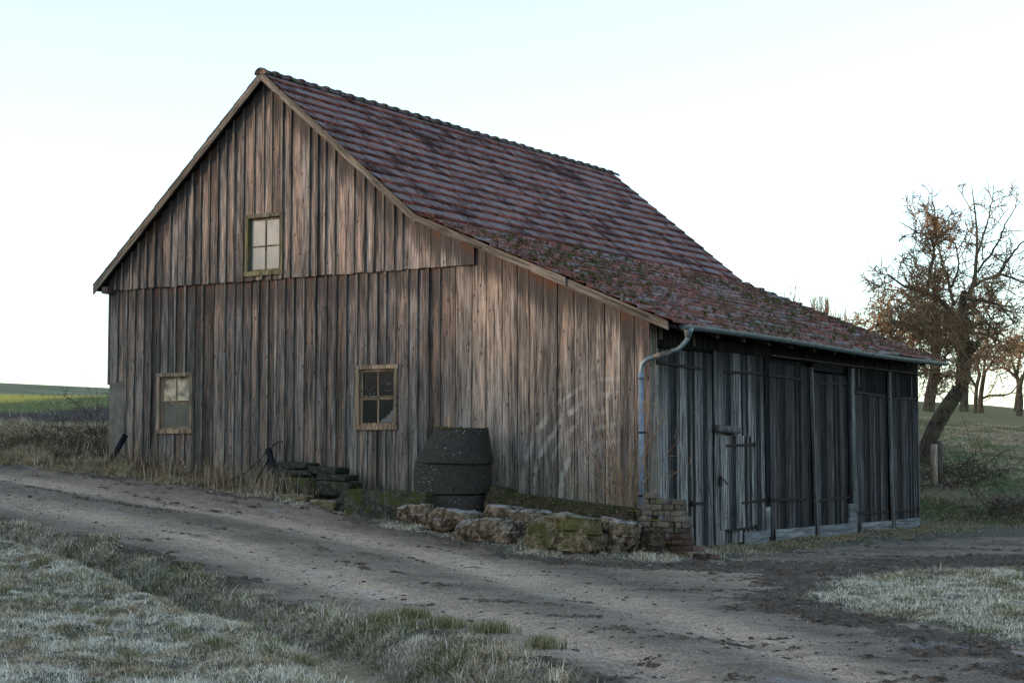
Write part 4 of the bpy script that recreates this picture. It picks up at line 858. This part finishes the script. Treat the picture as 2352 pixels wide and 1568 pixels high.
rock('mossy_stone', 'small mossy stone at the left end of the concrete block', 'stone', -5.55, -5.02, -1.5, -1.1, .93, M['slab'], .2, seed=10, p=5, amp=.05)
sg = 'stack of old slabs'
for (lab, x0, x1, y0, y1, zb, zt_, s_, mt) in (('topmost pale slab of the stack under the gable wall', -7.45, -6.72, -.85, -.40, 1.39, 1.505, 11, 'slab'), ('second slab from the top, at the middle of the stack', -6.78, -6.05, -.80, -.36, 1.30, 1.43, 12, 'slab'), ('slab at the right end of the stack, sloping down', -6.40, -5.72, -.95, -.5, 1.18, 1.295, 13, 'slab'),
    ('thin slab under the topmost slab', -7.42, -6.62, -.9, -.4, 1.27, 1.385, 14, 'slab'), ('square block with a mossy top in the middle of the stack', -7.12, -6.38, -1.2, -.75, .95, 1.24, 15, 'block'), ('dark slab under the right side of the stack', -6.36, -5.55, -1.05, -.6, .90, 1.17, 16, 'slab'),
    ('dark slab hidden low behind the square block', -7.5, -6.7, -.72, -.32, .9, 1.26, 17, 'slab'), ('green mossy rubble block at the foot of the stack', -6.75, -6.15, -1.55, -1.22, .72, .93, 18, 'stone_moss'), ('low mossy rubble stone left of the long concrete block', -6.0, -5.45, -1.62, -1.25, .62, .84, 19, 'stone_moss')):
    o = rock_mesh('stone_slab', (x1 - x0, y1 - y0, zt_ - zb), M[mt], n=8, p=12, amp=.018, seed=s_, skew=-.05); o.location = ((x0 + x1) / 2, (y0 + y1) / 2, (zb + zt_) / 2); tag(o, lab, 'slab', sg)
def lathe_xyz(mb, prof, n=48, cap_top=True):
    vs = []
    for (cx0, r, z) in prof:
        for k in range(n): t = 2 * math.pi * k / n; vs.append((cx0 + r * math.cos(t), r * math.sin(t), z))
    fs = [(j * n + k, j * n + (k + 1) % n, (j + 1) * n + (k + 1) % n, (j + 1) * n + k) for j in range(len(prof) - 1) for k in range(n)]
    if cap_top: fs.append(tuple((len(prof) - 1) * n + k for k in range(n)))
    mb.poly(vs, fs, None, False)
def roughen(o, amp, f):
    for v in o.data.vertices: v.co += mnoise.noise_vector(v.co * f) * amp + mnoise.noise_vector(v.co * f * 5) * amp * .3
RX, RYc = -3.385, -.93
def ring(z0, z1, r, lab, rot=0.):
    mb = MB(); lathe_xyz(mb, [(0, r - .03, z0), (0, r, z0 + .02)] + [(0, r + .004, z0 + (z1 - z0) * t) for t in (.2, .4, .6, .8)] + [(0, r, z1 - .02), (0, r - .025, z1), (0, r - .12, z1)])
    o = mb.build('concrete_ring', M['concrete_dark']); roughen(o, .006, 3.); o.location = (RX, RYc, 0); o.rotation_euler = (0, 0, rot); tag(o, lab, 'concrete ring', 'stacked concrete shaft rings')
ring(.10, .955, .66, 'bottom ring of the concrete shaft stack, behind the stones'); ring(.965, 1.49, .668, 'middle ring of the concrete shaft stack, under the cone', 1.)
mb = MB(); prof = []
for t in (0, .02, .04, .2, .4, .6, .8, .95, 1.): prof.append((.15 * max(0, t - .04), .675 - (.215 * max(0, (t - .04)) / .96) - (.02 if t in (0,) else 0), 1.50 + .60 * t))
prof += [(.145, .445, 2.115), (.145, .36, 2.115), (.145, .34, 2.0)]; lathe_xyz(mb, prof); cone = mb.build('concrete_cone', M['concrete_dark']); roughen(cone, .006, 3.)
cone.location = (RX, RYc, 0); cone.rotation_euler = (R(.4), R(1.6), 0); tag(cone, 'dark slanted concrete shaft cone with white lichen spots on top of the ring stack', 'concrete cone')
mm = MB()
for i in range(90):
    t = random.uniform(0, 6.28) if i < 30 else random.uniform(2.4, 4.9); lump(mm, (.145 + .44 * math.cos(t), .44 * math.sin(t), 2.10 + random.uniform(-.01, .01)), random.uniform(.015, .05), .6)
mm.build('moss', M['moss'], cone)['kind'] = 'stuff'
# concrete pipe lying down
pc = MB(); A, B = Vector((-2.60, -.85, .775)), Vector((.16, -.78, .515)); d_ = (B - A).normalized()
pts = [A, A + d_ * .04, A + d_ * .30, A + d_ * .46] + [A + d_ * (.46 + (B - A).length * .0 + k * .3) for k in range(1, 8)] + [B, B + d_ * .001, B - d_ * .25]
rad = [.30, .34, .335, .262] + [.262] * 7 + [.262, .17, .165]; pc.tube(pts, rad, 40); pipe = pc.build('concrete_pipe', M['pipe_conc']); roughen(pipe, .022, 5.); tag(pipe, 'mossy concrete pipe lying along the foot of the gable wall', 'pipe')
mm = MB()
for i in range(500):
    k = random.random(); q = A + (B - A) * k; t = random.uniform(-1.2, .9); rr_ = .262 if k > .14 else .335; lump(mm, (q.x, q.y + rr_ * math.sin(t) * 1., q.z + rr_ * math.cos(t)), random.uniform(.01, .03), .5)
mm.build('moss', M['moss'], pipe)['kind'] = 'stuff'
s_ = MB(); s_.tube([(-1.63, -2.15, .50), (-1.5, -2.12, .62), (-1.22, -2.06, .80)], [.018, .02, .016], 7); tag(s_.build('stick', M['oldtimber']), 'broken grey stick leaning between two stone blocks', 'stick')
s_.v = []; s_ = MB(); a = ground_at(1065, 1268 + 25)
# bits of branch on the road
for (px_, py_, lab) in ((1085, 1305, 'crooked twig lying on the road before the stones'), (380, 1240, 'small twig lying on the road at the left')):
    q = ground_at(px_, py_); tb = MB()
    for k in range(3): a_ = random.uniform(0, 3.1); tb.tube([(q[0] - .14 * math.cos(a_), q[1] - .14 * math.sin(a_), q[2] + .01), (q[0], q[1], q[2] + .03), (q[0] + .12 * math.cos(a_ + .4), q[1] + .12 * math.sin(a_ + .4), q[2] + .015)], [.004, .006, .003], 5)
    tag(tb.build('twig', M['oldtimber']), lab, 'twig')
# dark timber frame, black sheet, bent pole at the wall; black pipe at left corner
af = empty('timber_trestle', (-7.9, -.6, .85)); tag(af, 'dark leaning timber trestle at the wall left of the slab stack', 'trestle')
def rel(mb, root): 
    mb.v = [(v[0] - root.location.x, v[1] - root.location.y, v[2] - root.location.z) for v in mb.v]; return mb
m = MB(); m.bar((-8.28, -.75, .80), (-7.80, -.55, 1.74), .10, .06, (0, 1, 0)); rel(m, af).build('brace_plank', M['oldtimber'], af)
M['black'] = simple('black_sheet', (.006, .007, .009), (.014, .016, .02), 10, .5, bump=.1)
m = MB(); m.bar((-7.82, -.62, 1.77), (-7.46, -.62, .90), .11, .05, (0, 1, 0)); m.bar((-7.60, -.68, 1.20), (-7.10, -.85, 1.02), .05, .13); m.bar((-7.62, -.7, 1.02), (-7.2, -1.0, .90), .08, .12); rel(m, af).build('black_brace', M['black'], af)
m = MB(); m.tube(catmull([(-8.9, -.6, 1.12), (-8.5, -.55, 1.28), (-8.2, -.45, 1.55), (-8.05, -.3, 1.78), (-7.92, -.2, 1.90), (-7.84, -.18, 1.90)], 5), .022, 8); tag(m.build('bent_pole', M['oldtimber']), 'bent dark pole leaning on the gable boards above the trestle', 'pole')
m = MB(); m.tube([(-12.14, -.62, 1.25), (-11.88, -.28, 2.06), (-11.879, -.279, 2.063), (-11.9, -.30, 2.0)], [.06, .06, .045, .045], 14); tag(m.build('black_pipe', M['black']), 'short black plastic pipe leaning at the left corner of the barn', 'pipe')

# bricks
def brick_mat(name, c1, c2, moss):
    d = Nd(name); v = d.tc.outputs['Object']; oi = d.new('ShaderNodeObjectInfo').outputs['Random']
    col = d.mix(oi, c1, c2); col = d.mul(col, d.rng(d.math('FRACT', d.math('MULTIPLY', oi, 13.7)), 0, 1, .55, 1.15, False)); col = d.mul(col, d.rng(d.noise(v, 18., 5., .65), .3, .7, .65, 1.3)); sc = d.new('ShaderNodeVectorMath', operation='ADD'); d.put(sc, 0, v); cc = d.new('ShaderNodeCombineXYZ'); d.put(cc, 0, d.math('MULTIPLY', oi, 40.)); d.put(sc, 1, cc.outputs[0])
    col = d.mix(d.math('MULTIPLY', d.rng(d.noise(sc.outputs[0], 5., 4., .6), .56, .66), moss), col, (.085, .085, .03)); d.bump(d.noise(v, 60., 4.), .4, .004); return d.fin(col, .95)
M['brick_grey'] = brick_mat('grey_paver', (.068, .056, .046), (.155, .128, .104), .5); M['brick_red'] = brick_mat('red_paver', (.065, .036, .03), (.13, .08, .066), .5)
bmesh_cache = {}
def brick(loc, rz, ry=0, red=False, lng=.205, lab=None, grp=None):
    key = (red, lng, random.randrange(3))
    if key not in bmesh_cache:
        mb = MB(); l, w_, h = lng / 2, .05, .0435; e = .006
        V8 = [];
        for sz in (-1, 1):
            for (dx, dy, dz) in ((0, 0, e), (e, e, 0)) if sz < 0 else ((e * .0, 0, -e), (e, e, 0)):
                for sx, sy in ((-1, -1), (1, -1), (1, 1), (-1, 1)): V8.append((sx * (l - dx) + random.uniform(-.003, .003), sy * (w_ - dy) + random.uniform(-.002, .002), sz * h + dz))
        # rows: 0 side-bottom,1 bottom,2 side-top,3 top
        fs = [(4, 7, 6, 5), (12, 13, 14, 15)] + [(4 + k, 4 + (k + 1) % 4, (k + 1) % 4, k) for k in range(4)] + [(k, (k + 1) % 4, 8 + (k + 1) % 4, 8 + k) for k in range(4)] + [(8 + k, 8 + (k + 1) % 4, 12 + (k + 1) % 4, 12 + k) for k in range(4)]
        mb.poly(V8, fs, None, False); o = mb.build('brick', M['brick_red' if red else 'brick_grey']); bmesh_cache[key] = o.data
    else: o = bpy.data.objects.new('brick', bmesh_cache[key]); COL.objects.link(o)
    o.location = loc; o.rotation_euler = (random.uniform(-.01, .01), ry, rz); return tag(o, lab, 'brick', grp)
BZ0 = float(terrain(.5, -.7, False)) - .02; RZ = -.10
exts = [(-.12, 1.32), (-.12, 1.22), (-.10, 1.17), (-.10, 1.17), (-.02, 1.16), (.10, 1.14), (.16, 1.12), (.25, 1.06), (.28, .80), (.28, .52)]
for k, (a, b) in enumerate(exts):
    z = BZ0 + .04 + k * .0915; red = k < 3; b -= random.uniform(0, .07); x = a + random.uniform(0, .09)
    g_ = 'red pavers low in the brick stack' if red else 'grey pavers high in the brick stack'
    L_ = 'weathered red paver in the lower courses of the stack by the downpipe' if red else 'weathered grey paver in the upper courses of the stack by the downpipe'
    while x < b - .06:
        header = random.random() < (.62 if k < 7 else .3); w_ = .104 if header else .208
        if k in (5, 6) and .50 < x < .62 and header: x += .09; continue
        yj = random.uniform(-.03, .03); xc = x + w_ / 2; yc = -.80 + xc * RZ + yj
        if k == 9: L_, g_ = 'topmost grey paver of the stepped brick stack', 'topmost pavers of the brick stack'
        rd = red or (k in (3, 8) and random.random() < .3)
        if rd and not red: brick((xc, yc + (.05 if header else 0), z), (R(90) if header else 0) + RZ + random.uniform(-.04, .04), random.uniform(-.02, .02), True, .205, 'weathered red paver in the lower courses of the stack by the downpipe' if k == 3 else 'rusty red paver among the grey ones near the top of the stack', 'red pavers low in the brick stack' if k == 3 else 'red pavers high in the brick stack')
        else: brick((xc, yc + (.05 if header else 0), z), (R(90) if header else 0) + RZ + random.uniform(-.10, .10), random.uniform(-.035, .035), red, .205, L_, g_)
        if not header: brick((xc, yc + .105, z), RZ + random.uniform(-.03, .03), 0, red, .205, L_, g_)
        x += w_ + random.uniform(.004, .018)
        if k == 9: break
brick((.96, -.88, BZ0 + .04 + 8 * .0915), RZ, 0, False, .205, 'single grey paver lying on the right shoulder of the brick stack', None)
for (x, y, rz, lab) in ((1.28, -.80, .3, 'loose red paver leaning at the right foot of the brick stack'), (1.42, -.62, 1.2, 'loose red paver farthest right from the brick stack')):
    zz = float(terrain(x, y, False)) + .04; brick((x, y, zz), rz, .1, True, .205, lab, None)
for (x, y, zz, sc) in ((-.0, -.92, BZ0 + .36, .06), (.62, -.95, BZ0 + .30, .06), (.55, -.9, BZ0 + .47, .05), (.85, -.95, BZ0 + .12, .07), (.15, -.9, BZ0 + .62, .04)):
    mm = MB(); 
    for _ in range(14): lump(mm, (x + random.uniform(-.09, .09), y + random.uniform(-.02, .04), zz), random.uniform(.012, .03), .5)
    o = mm.build('moss_cushion', M['moss_bright']); tag(o, 'bright moss cushions growing on the brick stack', 'moss', 'moss on the brick stack')

# ------------------------------------------------------------------ bare shrubs and trees
def bark(name, c1, c2, c3, zt=None):
    d = Nd(name); v = d.tc.outputs['Object']; n = d.noise(d.map(v, (1, 1, .3)), 14., 5., .7); col = d.mix(d.rng(n, .35, .65), c1, c2)
    col = d.mix(d.rng(d.noise(v, 1.6, 4., .6), .52, .64), col, c3); d.bump(n, .9, .03); return d.fin(col, .92)
M['bark'] = bark('fruit_tree_bark', (.035, .026, .020), (.11, .085, .062), (.095, .085, .045))
M['twig'] = bark('fruit_tree_twigs', (.17, .10, .055), (.34, .21, .12), (.15, .12, .07))
M['twig_red'] = bark('reddish_shoots', (.17, .09, .05), (.32, .19, .11), (.12, .08, .05))
M['twig_dark'] = bark('dark_twigs', (.04, .026, .022), (.10, .065, .05), (.07, .05, .04))
class Twigs:
    """collects tapered three-sided tubes, very compact"""
    def __init__(s): s.V = []; s.F = []; s.n = 0
    def add(s, pts, r0, r1, k=3):
        P = np.asarray(pts, float); N = len(P); d = np.gradient(P, axis=0); d /= np.linalg.norm(d, axis=1)[:, None] + 1e-9
        ref = np.array([.31, .17, .93]); a = np.cross(d, ref); a /= np.linalg.norm(a, axis=1)[:, None] + 1e-9; b = np.cross(d, a); r = np.linspace(r0, r1, N)[:, None, None] if not hasattr(r0, '__len__') else np.asarray(r0)[:, None, None]
        t = np.arange(k) * 2 * np.pi / k; ring_ = P[:, None] + (a[:, None] * np.cos(t)[None, :, None] + b[:, None] * np.sin(t)[None, :, None]) * r
        s.V.append(ring_.reshape(-1, 3)); i = np.arange(N - 1)[:, None] * k; j = np.arange(k)[None]; f = np.stack([i + j, i + (j + 1) % k, i + k + (j + 1) % k, i + k + j], -1).reshape(-1, 4) + s.n
        s.F.append(f); s.n += N * k
    def build(s, name, mat, parent=None, smooth=True):
        return link(name, np_mesh(name, np.concatenate(s.V), np.concatenate(s.F).astype(np.int32), smooth=smooth), mat, parent)
def rvec(): v = rng.normal(size=3); return v / np.linalg.norm(v)
def walk(p, d, L, n, wob, grav):
    pts = [np.array(p, float)]; d = np.array(d, float)
    for _ in range(n):
        d = d + rvec() * wob + np.array([0, 0, grav]); d /= np.linalg.norm(d); pts.append(pts[-1] + d * L / n)
    return np.array(pts), d
def spray(T, pts, dens, L, lv, r, wob=.28, grav=.05, up=.25, out=.5, centre=None, minf=.12):
    """side shoots along a limb, recursing lv times"""
    seg = np.linalg.norm(np.diff(pts, axis=0), axis=1); tot = seg.sum(); n = max(1, int(rng.poisson(tot * dens))); cum = np.concatenate([[0], np.cumsum(seg)])
    for _ in range(n):
        f = minf + (1 - minf) * rng.random(); s = f * tot; k = min(len(seg) - 1, np.searchsorted(cum, s) - 1); k = max(k, 0); t = (s - cum[k]) / seg[k]; p = pts[k] * (1 - t) + pts[k + 1] * t
        dr = (pts[k + 1] - pts[k]) / seg[k]; v = rvec(); v = v - dr * (v @ dr) * .7; v /= np.linalg.norm(v); v = v + dr * out + np.array([0, 0, up])
        if centre is not None: c = p - centre; v = v + .4 * c / (np.linalg.norm(c) + 1e-6)
        v /= np.linalg.norm(v); l = L * rng.uniform(.45, 1.25) * (1.1 - .45 * f); q, _ = walk(p, v, l, 4 if lv else 3, wob, grav)
        T.add(q, r, r * .7 if lv else r * .6)
        if lv: spray(T, q, dens * 1.35, L * .55, lv - 1, r * .78, wob * 1.15, grav * 1.2, up, out, centre, .15)
def tree(name, label, depth, limbs, dens=2.2, L=1.0, lv=2, r=.016, group=None, grav=.02, up=.2, jit=.5, mats=('bark', 'twig'), cat='tree', wob=.28, minr=0.):
    """limbs: list of (radius0, radius1, [(px,py,ddepth),...], spray factor)"""
    base = at(limbs[0][2][0][0], limbs[0][2][0][1], depth + limbs[0][2][0][2]); root = empty(name, base); tag(root, label, cat, group); Tk, Tw = Twigs(), Twigs()
    for (r0, r1, pp, sp) in limbs:
        P = [at(q[0], q[1], depth + q[2]) - base for q in pp]; C_ = np.array([tuple(v) for v in catmull([tuple(p) for p in P], 6)]); C_ = C_ + (rng.normal(0, .012, C_.shape) if r0 < .06 else 0)
        Tk.add(C_, r0, r1, 9)
        if sp: spray(Tw, C_, dens * sp, L, lv, r, wob, grav, up)
    Tk.build('trunk', M[mats[0]], root); Tw.build('crown', M[mats[1]], root); return root
tree('leaning_fruit_tree', 'large bare leaning fruit tree with sunlit twigs behind the far corner of the barn', 47,
 [(.235, .19, [(2118, 1062, 0), (2128, 1030, 0), (2146, 985, 0), (2178, 930, 0), (2208, 885, 0), (2214, 835, 0), (2224, 780, 0)], 0),
  (.15, .09, [(2218, 800, 0), (2214, 755, .2), (2210, 700, .3), (2216, 668, .3)], .3),
  (.10, .08, [(2220, 815, 0), (2238, 800, -.3), (2249, 785, -.3)], .3),
  (.07, .012, [(2212, 700, .2), (2236, 650, 0), (2242, 600, 0), (2244, 550, .3), (2240, 490, .3), (2232, 430, .4)], .55),
  (.035, .01, [(2243, 590, 0), (2262, 530, .3), (2275, 480, .6), (2284, 425, .9)], .5),
  (.035, .01, [(2245, 625, 0), (2290, 560, -.6), (2312, 510, -.9), (2345, 460, -1.2)], .5),
  (.055, .012, [(2236, 655, 0), (2270, 640, .4), (2304, 632, .8), (2352, 650, 1.3), (2380, 668, 1.3)], 1.0),
  (.05, .012, [(2215, 690, 0), (2262, 690, -1.2), (2300, 705, -1.8), (2330, 745, -2.1)], 1.1),
  (.05, .01, [(2290, 636, .6), (2320, 590, .7), (2345, 560, .9), (2380, 530, 1.)], .7),
  (.09, .02, [(2214, 750, .2), (2194, 729, -.3), (2167, 696, -.8), (2128, 672, -1.2), (2095, 662, -1.5), (2073, 655, -1.5), (2040, 630, -1.6)], 1.3),
  (.055, .012, [(2130, 674, -1.2), (2136, 630, -1.2), (2146, 575, -1.), (2134, 548, -1.1), (2105, 532, -1.2), (2068, 512, -1.3)], 1.25),
  (.05, .01, [(2145, 570, -1.), (2150, 540, -1.), (2142, 500, -1.2), (2120, 480, -1.4)], 1.0),
  (.05, .012, [(2190, 700, 0), (2180, 655, .5), (2163, 605, .8), (2158, 560, 1.), (2170, 515, 1.2)], 1.25),
  (.04, .01, [(2186, 660, .3), (2200, 620, .6), (2196, 570, .8), (2186, 545, 1.)], 1.0),
  (.05, .01, [(2150, 690, -.8), (2110, 720, -1.6), (2075, 735, -2.), (2050, 765, -2.2)], 1.6),
  (.045, .01, [(2200, 750, 0), (2170, 760, 1.2), (2130, 770, 1.8), (2090, 800, 2.)], 1.6),
  (.05, .01, [(2215, 780, 0), (2185, 800, -1.), (2160, 840, -1.4), (2135, 880, -1.5)], 1.4),
  (.05, .01, [(2222, 760, 0), (2260, 740, 1.), (2285, 760, 1.3), (2300, 800, 1.4)], 1.4)],
 dens=5.0, L=1.05, lv=2, r=.018, grav=.0, up=.22, wob=.25)
tree('drooping_fruit_tree', 'tall bare fruit tree with drooping brown twigs, thick trunk left of the leaning tree', 60,
 [(.21, .17, [(2133, 945, 0), (2137, 905, 0), (2146, 860, 0), (2150, 810, 0), (2148, 775, 0)], 0),
  (.12, .03, [(2148, 790, 0), (2110, 760, -.8), (2070, 745, -1.4), (2020, 745, -1.6), (1985, 765, -1.8)], 1.4),
  (.11, .03, [(2150, 780, 0), (2120, 720, .6), (2090, 685, 1.), (2060, 665, 1.4)], 1.2),
  (.11, .03, [(2150, 785, 0), (2190, 730, 1.), (2215, 700, 1.4), (2260, 690, 1.8)], 1.1),
  (.10, .03, [(2148, 800, 0), (2200, 770, -1.), (2250, 765, -1.6), (2300, 785, -2.)], 1.1),
  (.09, .02, [(2146, 820, 0), (2100, 810, 1.2), (2070, 815, 1.8), (2040, 830, 2.)], 1.3)],
 dens=3.6, L=1.6, lv=2, r=.025, grav=-.10, up=.05, wob=.3)
tree('distant_fruit_tree', 'broad trunk of a fruit tree half hidden behind the leaning trunk', 80,
 [(.22, .14, [(2214, 945, 0), (2215, 910, 0), (2218, 860, 0), (2222, 830, 0)], 0), (.11, .03, [(2220, 850, 0), (2240, 820, 1), (2262, 800, 2), (2290, 790, 2)], .9), (.11, .03, [(2220, 850, 0), (2200, 810, -1), (2190, 790, -2), (2180, 760, -2)], .9)],
 dens=2.6, L=1.6, lv=2, r=.028, grav=-.03)
tree('distant_fruit_tree', 'slim bare fruit tree on the rise, the nearer and thinner of the close pair', 85,
 [(.11, .09, [(2240, 954, 0), (2241, 925, 0), (2243, 890, 0), (2250, 860, 0)], .2), (.08, .02, [(2243, 890, 0), (2225, 860, 0), (2215, 835, 0), (2205, 820, 0)], 1.2), (.08, .02, [(2250, 862, 0), (2245, 830, 0), (2252, 800, 0), (2240, 780, 0)], 1.3)],
 dens=3.0, L=1.5, lv=2, r=.028, grav=-.04)
tree('distant_fruit_tree', 'bare fruit tree with a long low limb bending to the right', 86,
 [(.14, .10, [(2254, 948, 0), (2252, 920, 0), (2256, 885, 0), (2262, 850, 0)], .2), (.07, .03, [(2255, 915, 0), (2275, 908, -.5), (2300, 908, -1), (2322, 902, -1), (2336, 885, -1.5)], .7), (.08, .02, [(2262, 855, 0), (2280, 830, 0), (2290, 805, 0), (2300, 790, 0)], 1.3), (.08, .02, [(2260, 860, 0), (2262, 830, 1), (2270, 800, 1), (2262, 775, 1)], 1.3)],
 dens=3.0, L=1.5, lv=2, r=.028, grav=-.04)
tree('distant_fruit_tree', 'bare fruit tree near the right edge of the picture, the farther of two', 84,
 [(.14, .10, [(2334, 945, 0), (2337, 915, 0), (2340, 885, 0), (2336, 865, 0)], 0), (.08, .02, [(2337, 870, 0), (2315, 850, 0), (2295, 845, 0), (2275, 850, 0)], 1.1), (.08, .02, [(2337, 870, 0), (2325, 830, 0), (2318, 800, 0), (2320, 775, 0)], 1.2), (.08, .02, [(2336, 865, 0), (2342, 820, 1), (2350, 790, 1), (2344, 770, 1)], 1.2)],
 dens=3.0, L=1.5, lv=2, r=.028, grav=-.04)
tree('distant_fruit_tree', 'bare fruit tree cut off by the right edge of the picture, the nearer of two', 79,
 [(.15, .10, [(2341, 955, 0), (2344, 920, 0), (2342, 890, 0), (2350, 860, 0)], .2), (.08, .02, [(2347, 870, 0), (2362, 835, 0), (2372, 800, 0), (2368, 770, 0)], 1.2)],
 dens=3.0, L=1.5, lv=2, r=.028, grav=-.04)
# pollarded willows behind the roof: trunks hidden, straight shoots above the roof line
def pollard(px0, px1, depth, topy, basey, n, lab, name='pollard_willow', hgt=.9):
    base = at((px0 + px1) / 2, 1040, depth); root = empty(name, base); tag(root, lab, 'tree', 'bare pollards behind the roof'); Tk, Tw = Twigs(), Twigs()
    head = at((px0 + px1) / 2, basey + 35, depth) - base; C_ = np.array([[0, 0, -1.2], [.05, 0, head[2] * .5], [0, 0, head[2]]]); Tk.add(C_, .3, .26, 9)
    for k in range(n):
        q = at(random.uniform(px0, px1), topy + random.uniform(0, (basey - topy) * .8), depth + random.uniform(-.8, .8)) - base; s0 = head + np.array([random.uniform(-.3, .3), random.uniform(-.3, .3), -.2])
        mid = s0 * .45 + q * .55; mid[0:2] = q[0:2] * .85 + s0[0:2] * .15; c = np.array([tuple(v) for v in catmull([tuple(s0), tuple(mid), tuple(q)], 4)]); Tw.add(c, .022, .006); spray(Tw, c, .8, .6, 0, .008, .15, .15, .8, .9, None, .5)
    Tk.build('trunk', M['bark'], root); Tw.build('crown', M['twig'], root)
pollard(1858, 1905, 62, 672, 725, 60, 'dense broom of upright bare shoots just above the roof line'); pollard(1905, 1945, 66, 690, 745, 26, 'thin upright shoots between the broom and the tall trees'); pollard(1765, 1850, 64, 640, 700, 16, 'few long single shoots rising over the middle of the lean-to roof')
# sapling at the corner
def shrub(name, label, base, stems, mat, r=.008, dens=3., L=.35, lv=1, grav=.02):
    root = empty(name, base); tag(root, label, 'shrub'); T = Twigs()
    for pp in stems:
        C_ = np.array([tuple(v) for v in catmull([tuple(np.array(p) - np.array(base)) for p in pp], 5)]); C_ += rng.normal(0, .006, C_.shape); T.add(C_, r, r * .4, 4)
        spray(T, C_, dens, L, lv, r * .45, .25, grav, .3, .7, None, .25)
    T.build('stems', mat, root); return root
zb_ = float(terrain(-.45, -.5)); st = []
for (bx, tx, ty) in ((1420, 1352, 915), (1425, 1280, 925), (1432, 1420, 915), (1440, 1480, 920), (1430, 1390, 960), (1436, 1447, 985), (1445, 1530, 945), (1440, 1560, 1010), (1424, 1330, 1010), (1442, 1500, 985), (1430, 1370, 900), (1447, 1590, 1060), (1420, 1290, 1080), (1436, 1406, 1000), (1445, 1462, 880), (1428, 1340, 1060)):
    a = hit(bx, 1165, -.42); b = hit(tx, ty, -.42 + random.uniform(-.45, .2)); a[2] = zb_; mid = a * .5 + b * .5; mid[0] += (a[0] - b[0]) * .18; mid[2] += .06; st.append([a, mid, b])
shrub('sapling_shrub', 'bare reddish shoots of a young shrub by the downpipe', (-.45, -.45, zb_), st, M['twig_red'], .0105, 2.6, .34)
# thin twigs in front of the left corner
zb_ = float(terrain(-14.6, .6)); st = []
for (tx, ty) in ((160, 915), (182, 905), (200, 890), (222, 885), (140, 905), (246, 900), (150, 955), (130, 985), (250, 945), (212, 930), (172, 955), (120, 1000)):
    a = hit(232 + random.uniform(-18, 20), 1045, .6 + random.uniform(-.6, .6)); b = hit(tx, ty, random.uniform(.2, 1.4)); mid = a * .5 + b * .5; mid[0] += (a[0] - b[0]) * .15; mid[2] += .12; st.append([a, mid, b])
shrub('bare_shrub', 'thin dark bare twigs arching left from the barn corner', (-14.3, .6, zb_), st, M['twig_dark'], .010, 3., .5)
def bramble(name, label, x0, x1, y0, y1, n, H, mat, r=.007):
    cx0, cy0 = (x0 + x1) / 2, (y0 + y1) / 2; base = np.array([cx0, cy0, float(terrain(cx0, cy0))]); root = empty(name, base); tag(root, label, 'shrub'); T = Twigs()
    for _ in range(n):
        x, y = random.uniform(x0, x1), random.uniform(y0, y1); z = float(terrain(x, y)); d = np.array([rng.normal(0, .7), rng.normal(0, .7), 1.0]); q, _d = walk((x - base[0], y - base[1], z - base[2] - .02), d / np.linalg.norm(d), H * random.uniform(.5, 1.3), 7, .22, -.16); T.add(q, r, r * .4); spray(T, q, 4., .22, 0, r * .5, .3, -.02)
    T.build('stems', mat, root)
bramble('bramble', 'tangled reddish brown brambles at the left corner of the barn', -15.6, -12.8, -.9, 1.6, 300, 1.1, M['twig_dark'])
bramble('bramble', 'low tangle of dead stems under the left window', -11.8, -8.6, -1.1, -.25, 130, .65, M['twig_dark'], .005)
bramble('bramble', 'low dead brambles at the foot of the bank behind the far corner', .6, 3.0, 14.3, 17.2, 260, .8, M['twig_dark'], .007)
bramble('bramble', 'dark undergrowth beneath the leaning tree', -3.4, -.2, 18., 22, 170, 1.6, M['twig_dark'], .010)
# fence posts
def post(px, py0, py1, depth, r, lab, mat):
    b = at(px, py1, depth); t = at(px, py0, depth); m = MB(); H = t[2] - b[2]; m.tube([(0, 0, -.1), (0, 0, H * .5), (.01, 0, H - .02), (.01, 0, H)], [r, r * .98, r * .95, r * .8], 10); o = m.build('fence_post', mat); o.location = b; tag(o, lab, 'fence post')
M['postw'] = wood('fence_post_wood', (.16, .12, .09), (.33, .26, .20), (.25, .17, .10), .4)
post(2146, 1020, 1102, 43, .09, 'pale round fence post in front of the leaning trunk', M['postw']); post(2159, 1012, 1100, 43.6, .075, 'darker fence post right beside the pale one', M['oldtimber'])
bpy.context.view_layer.update()
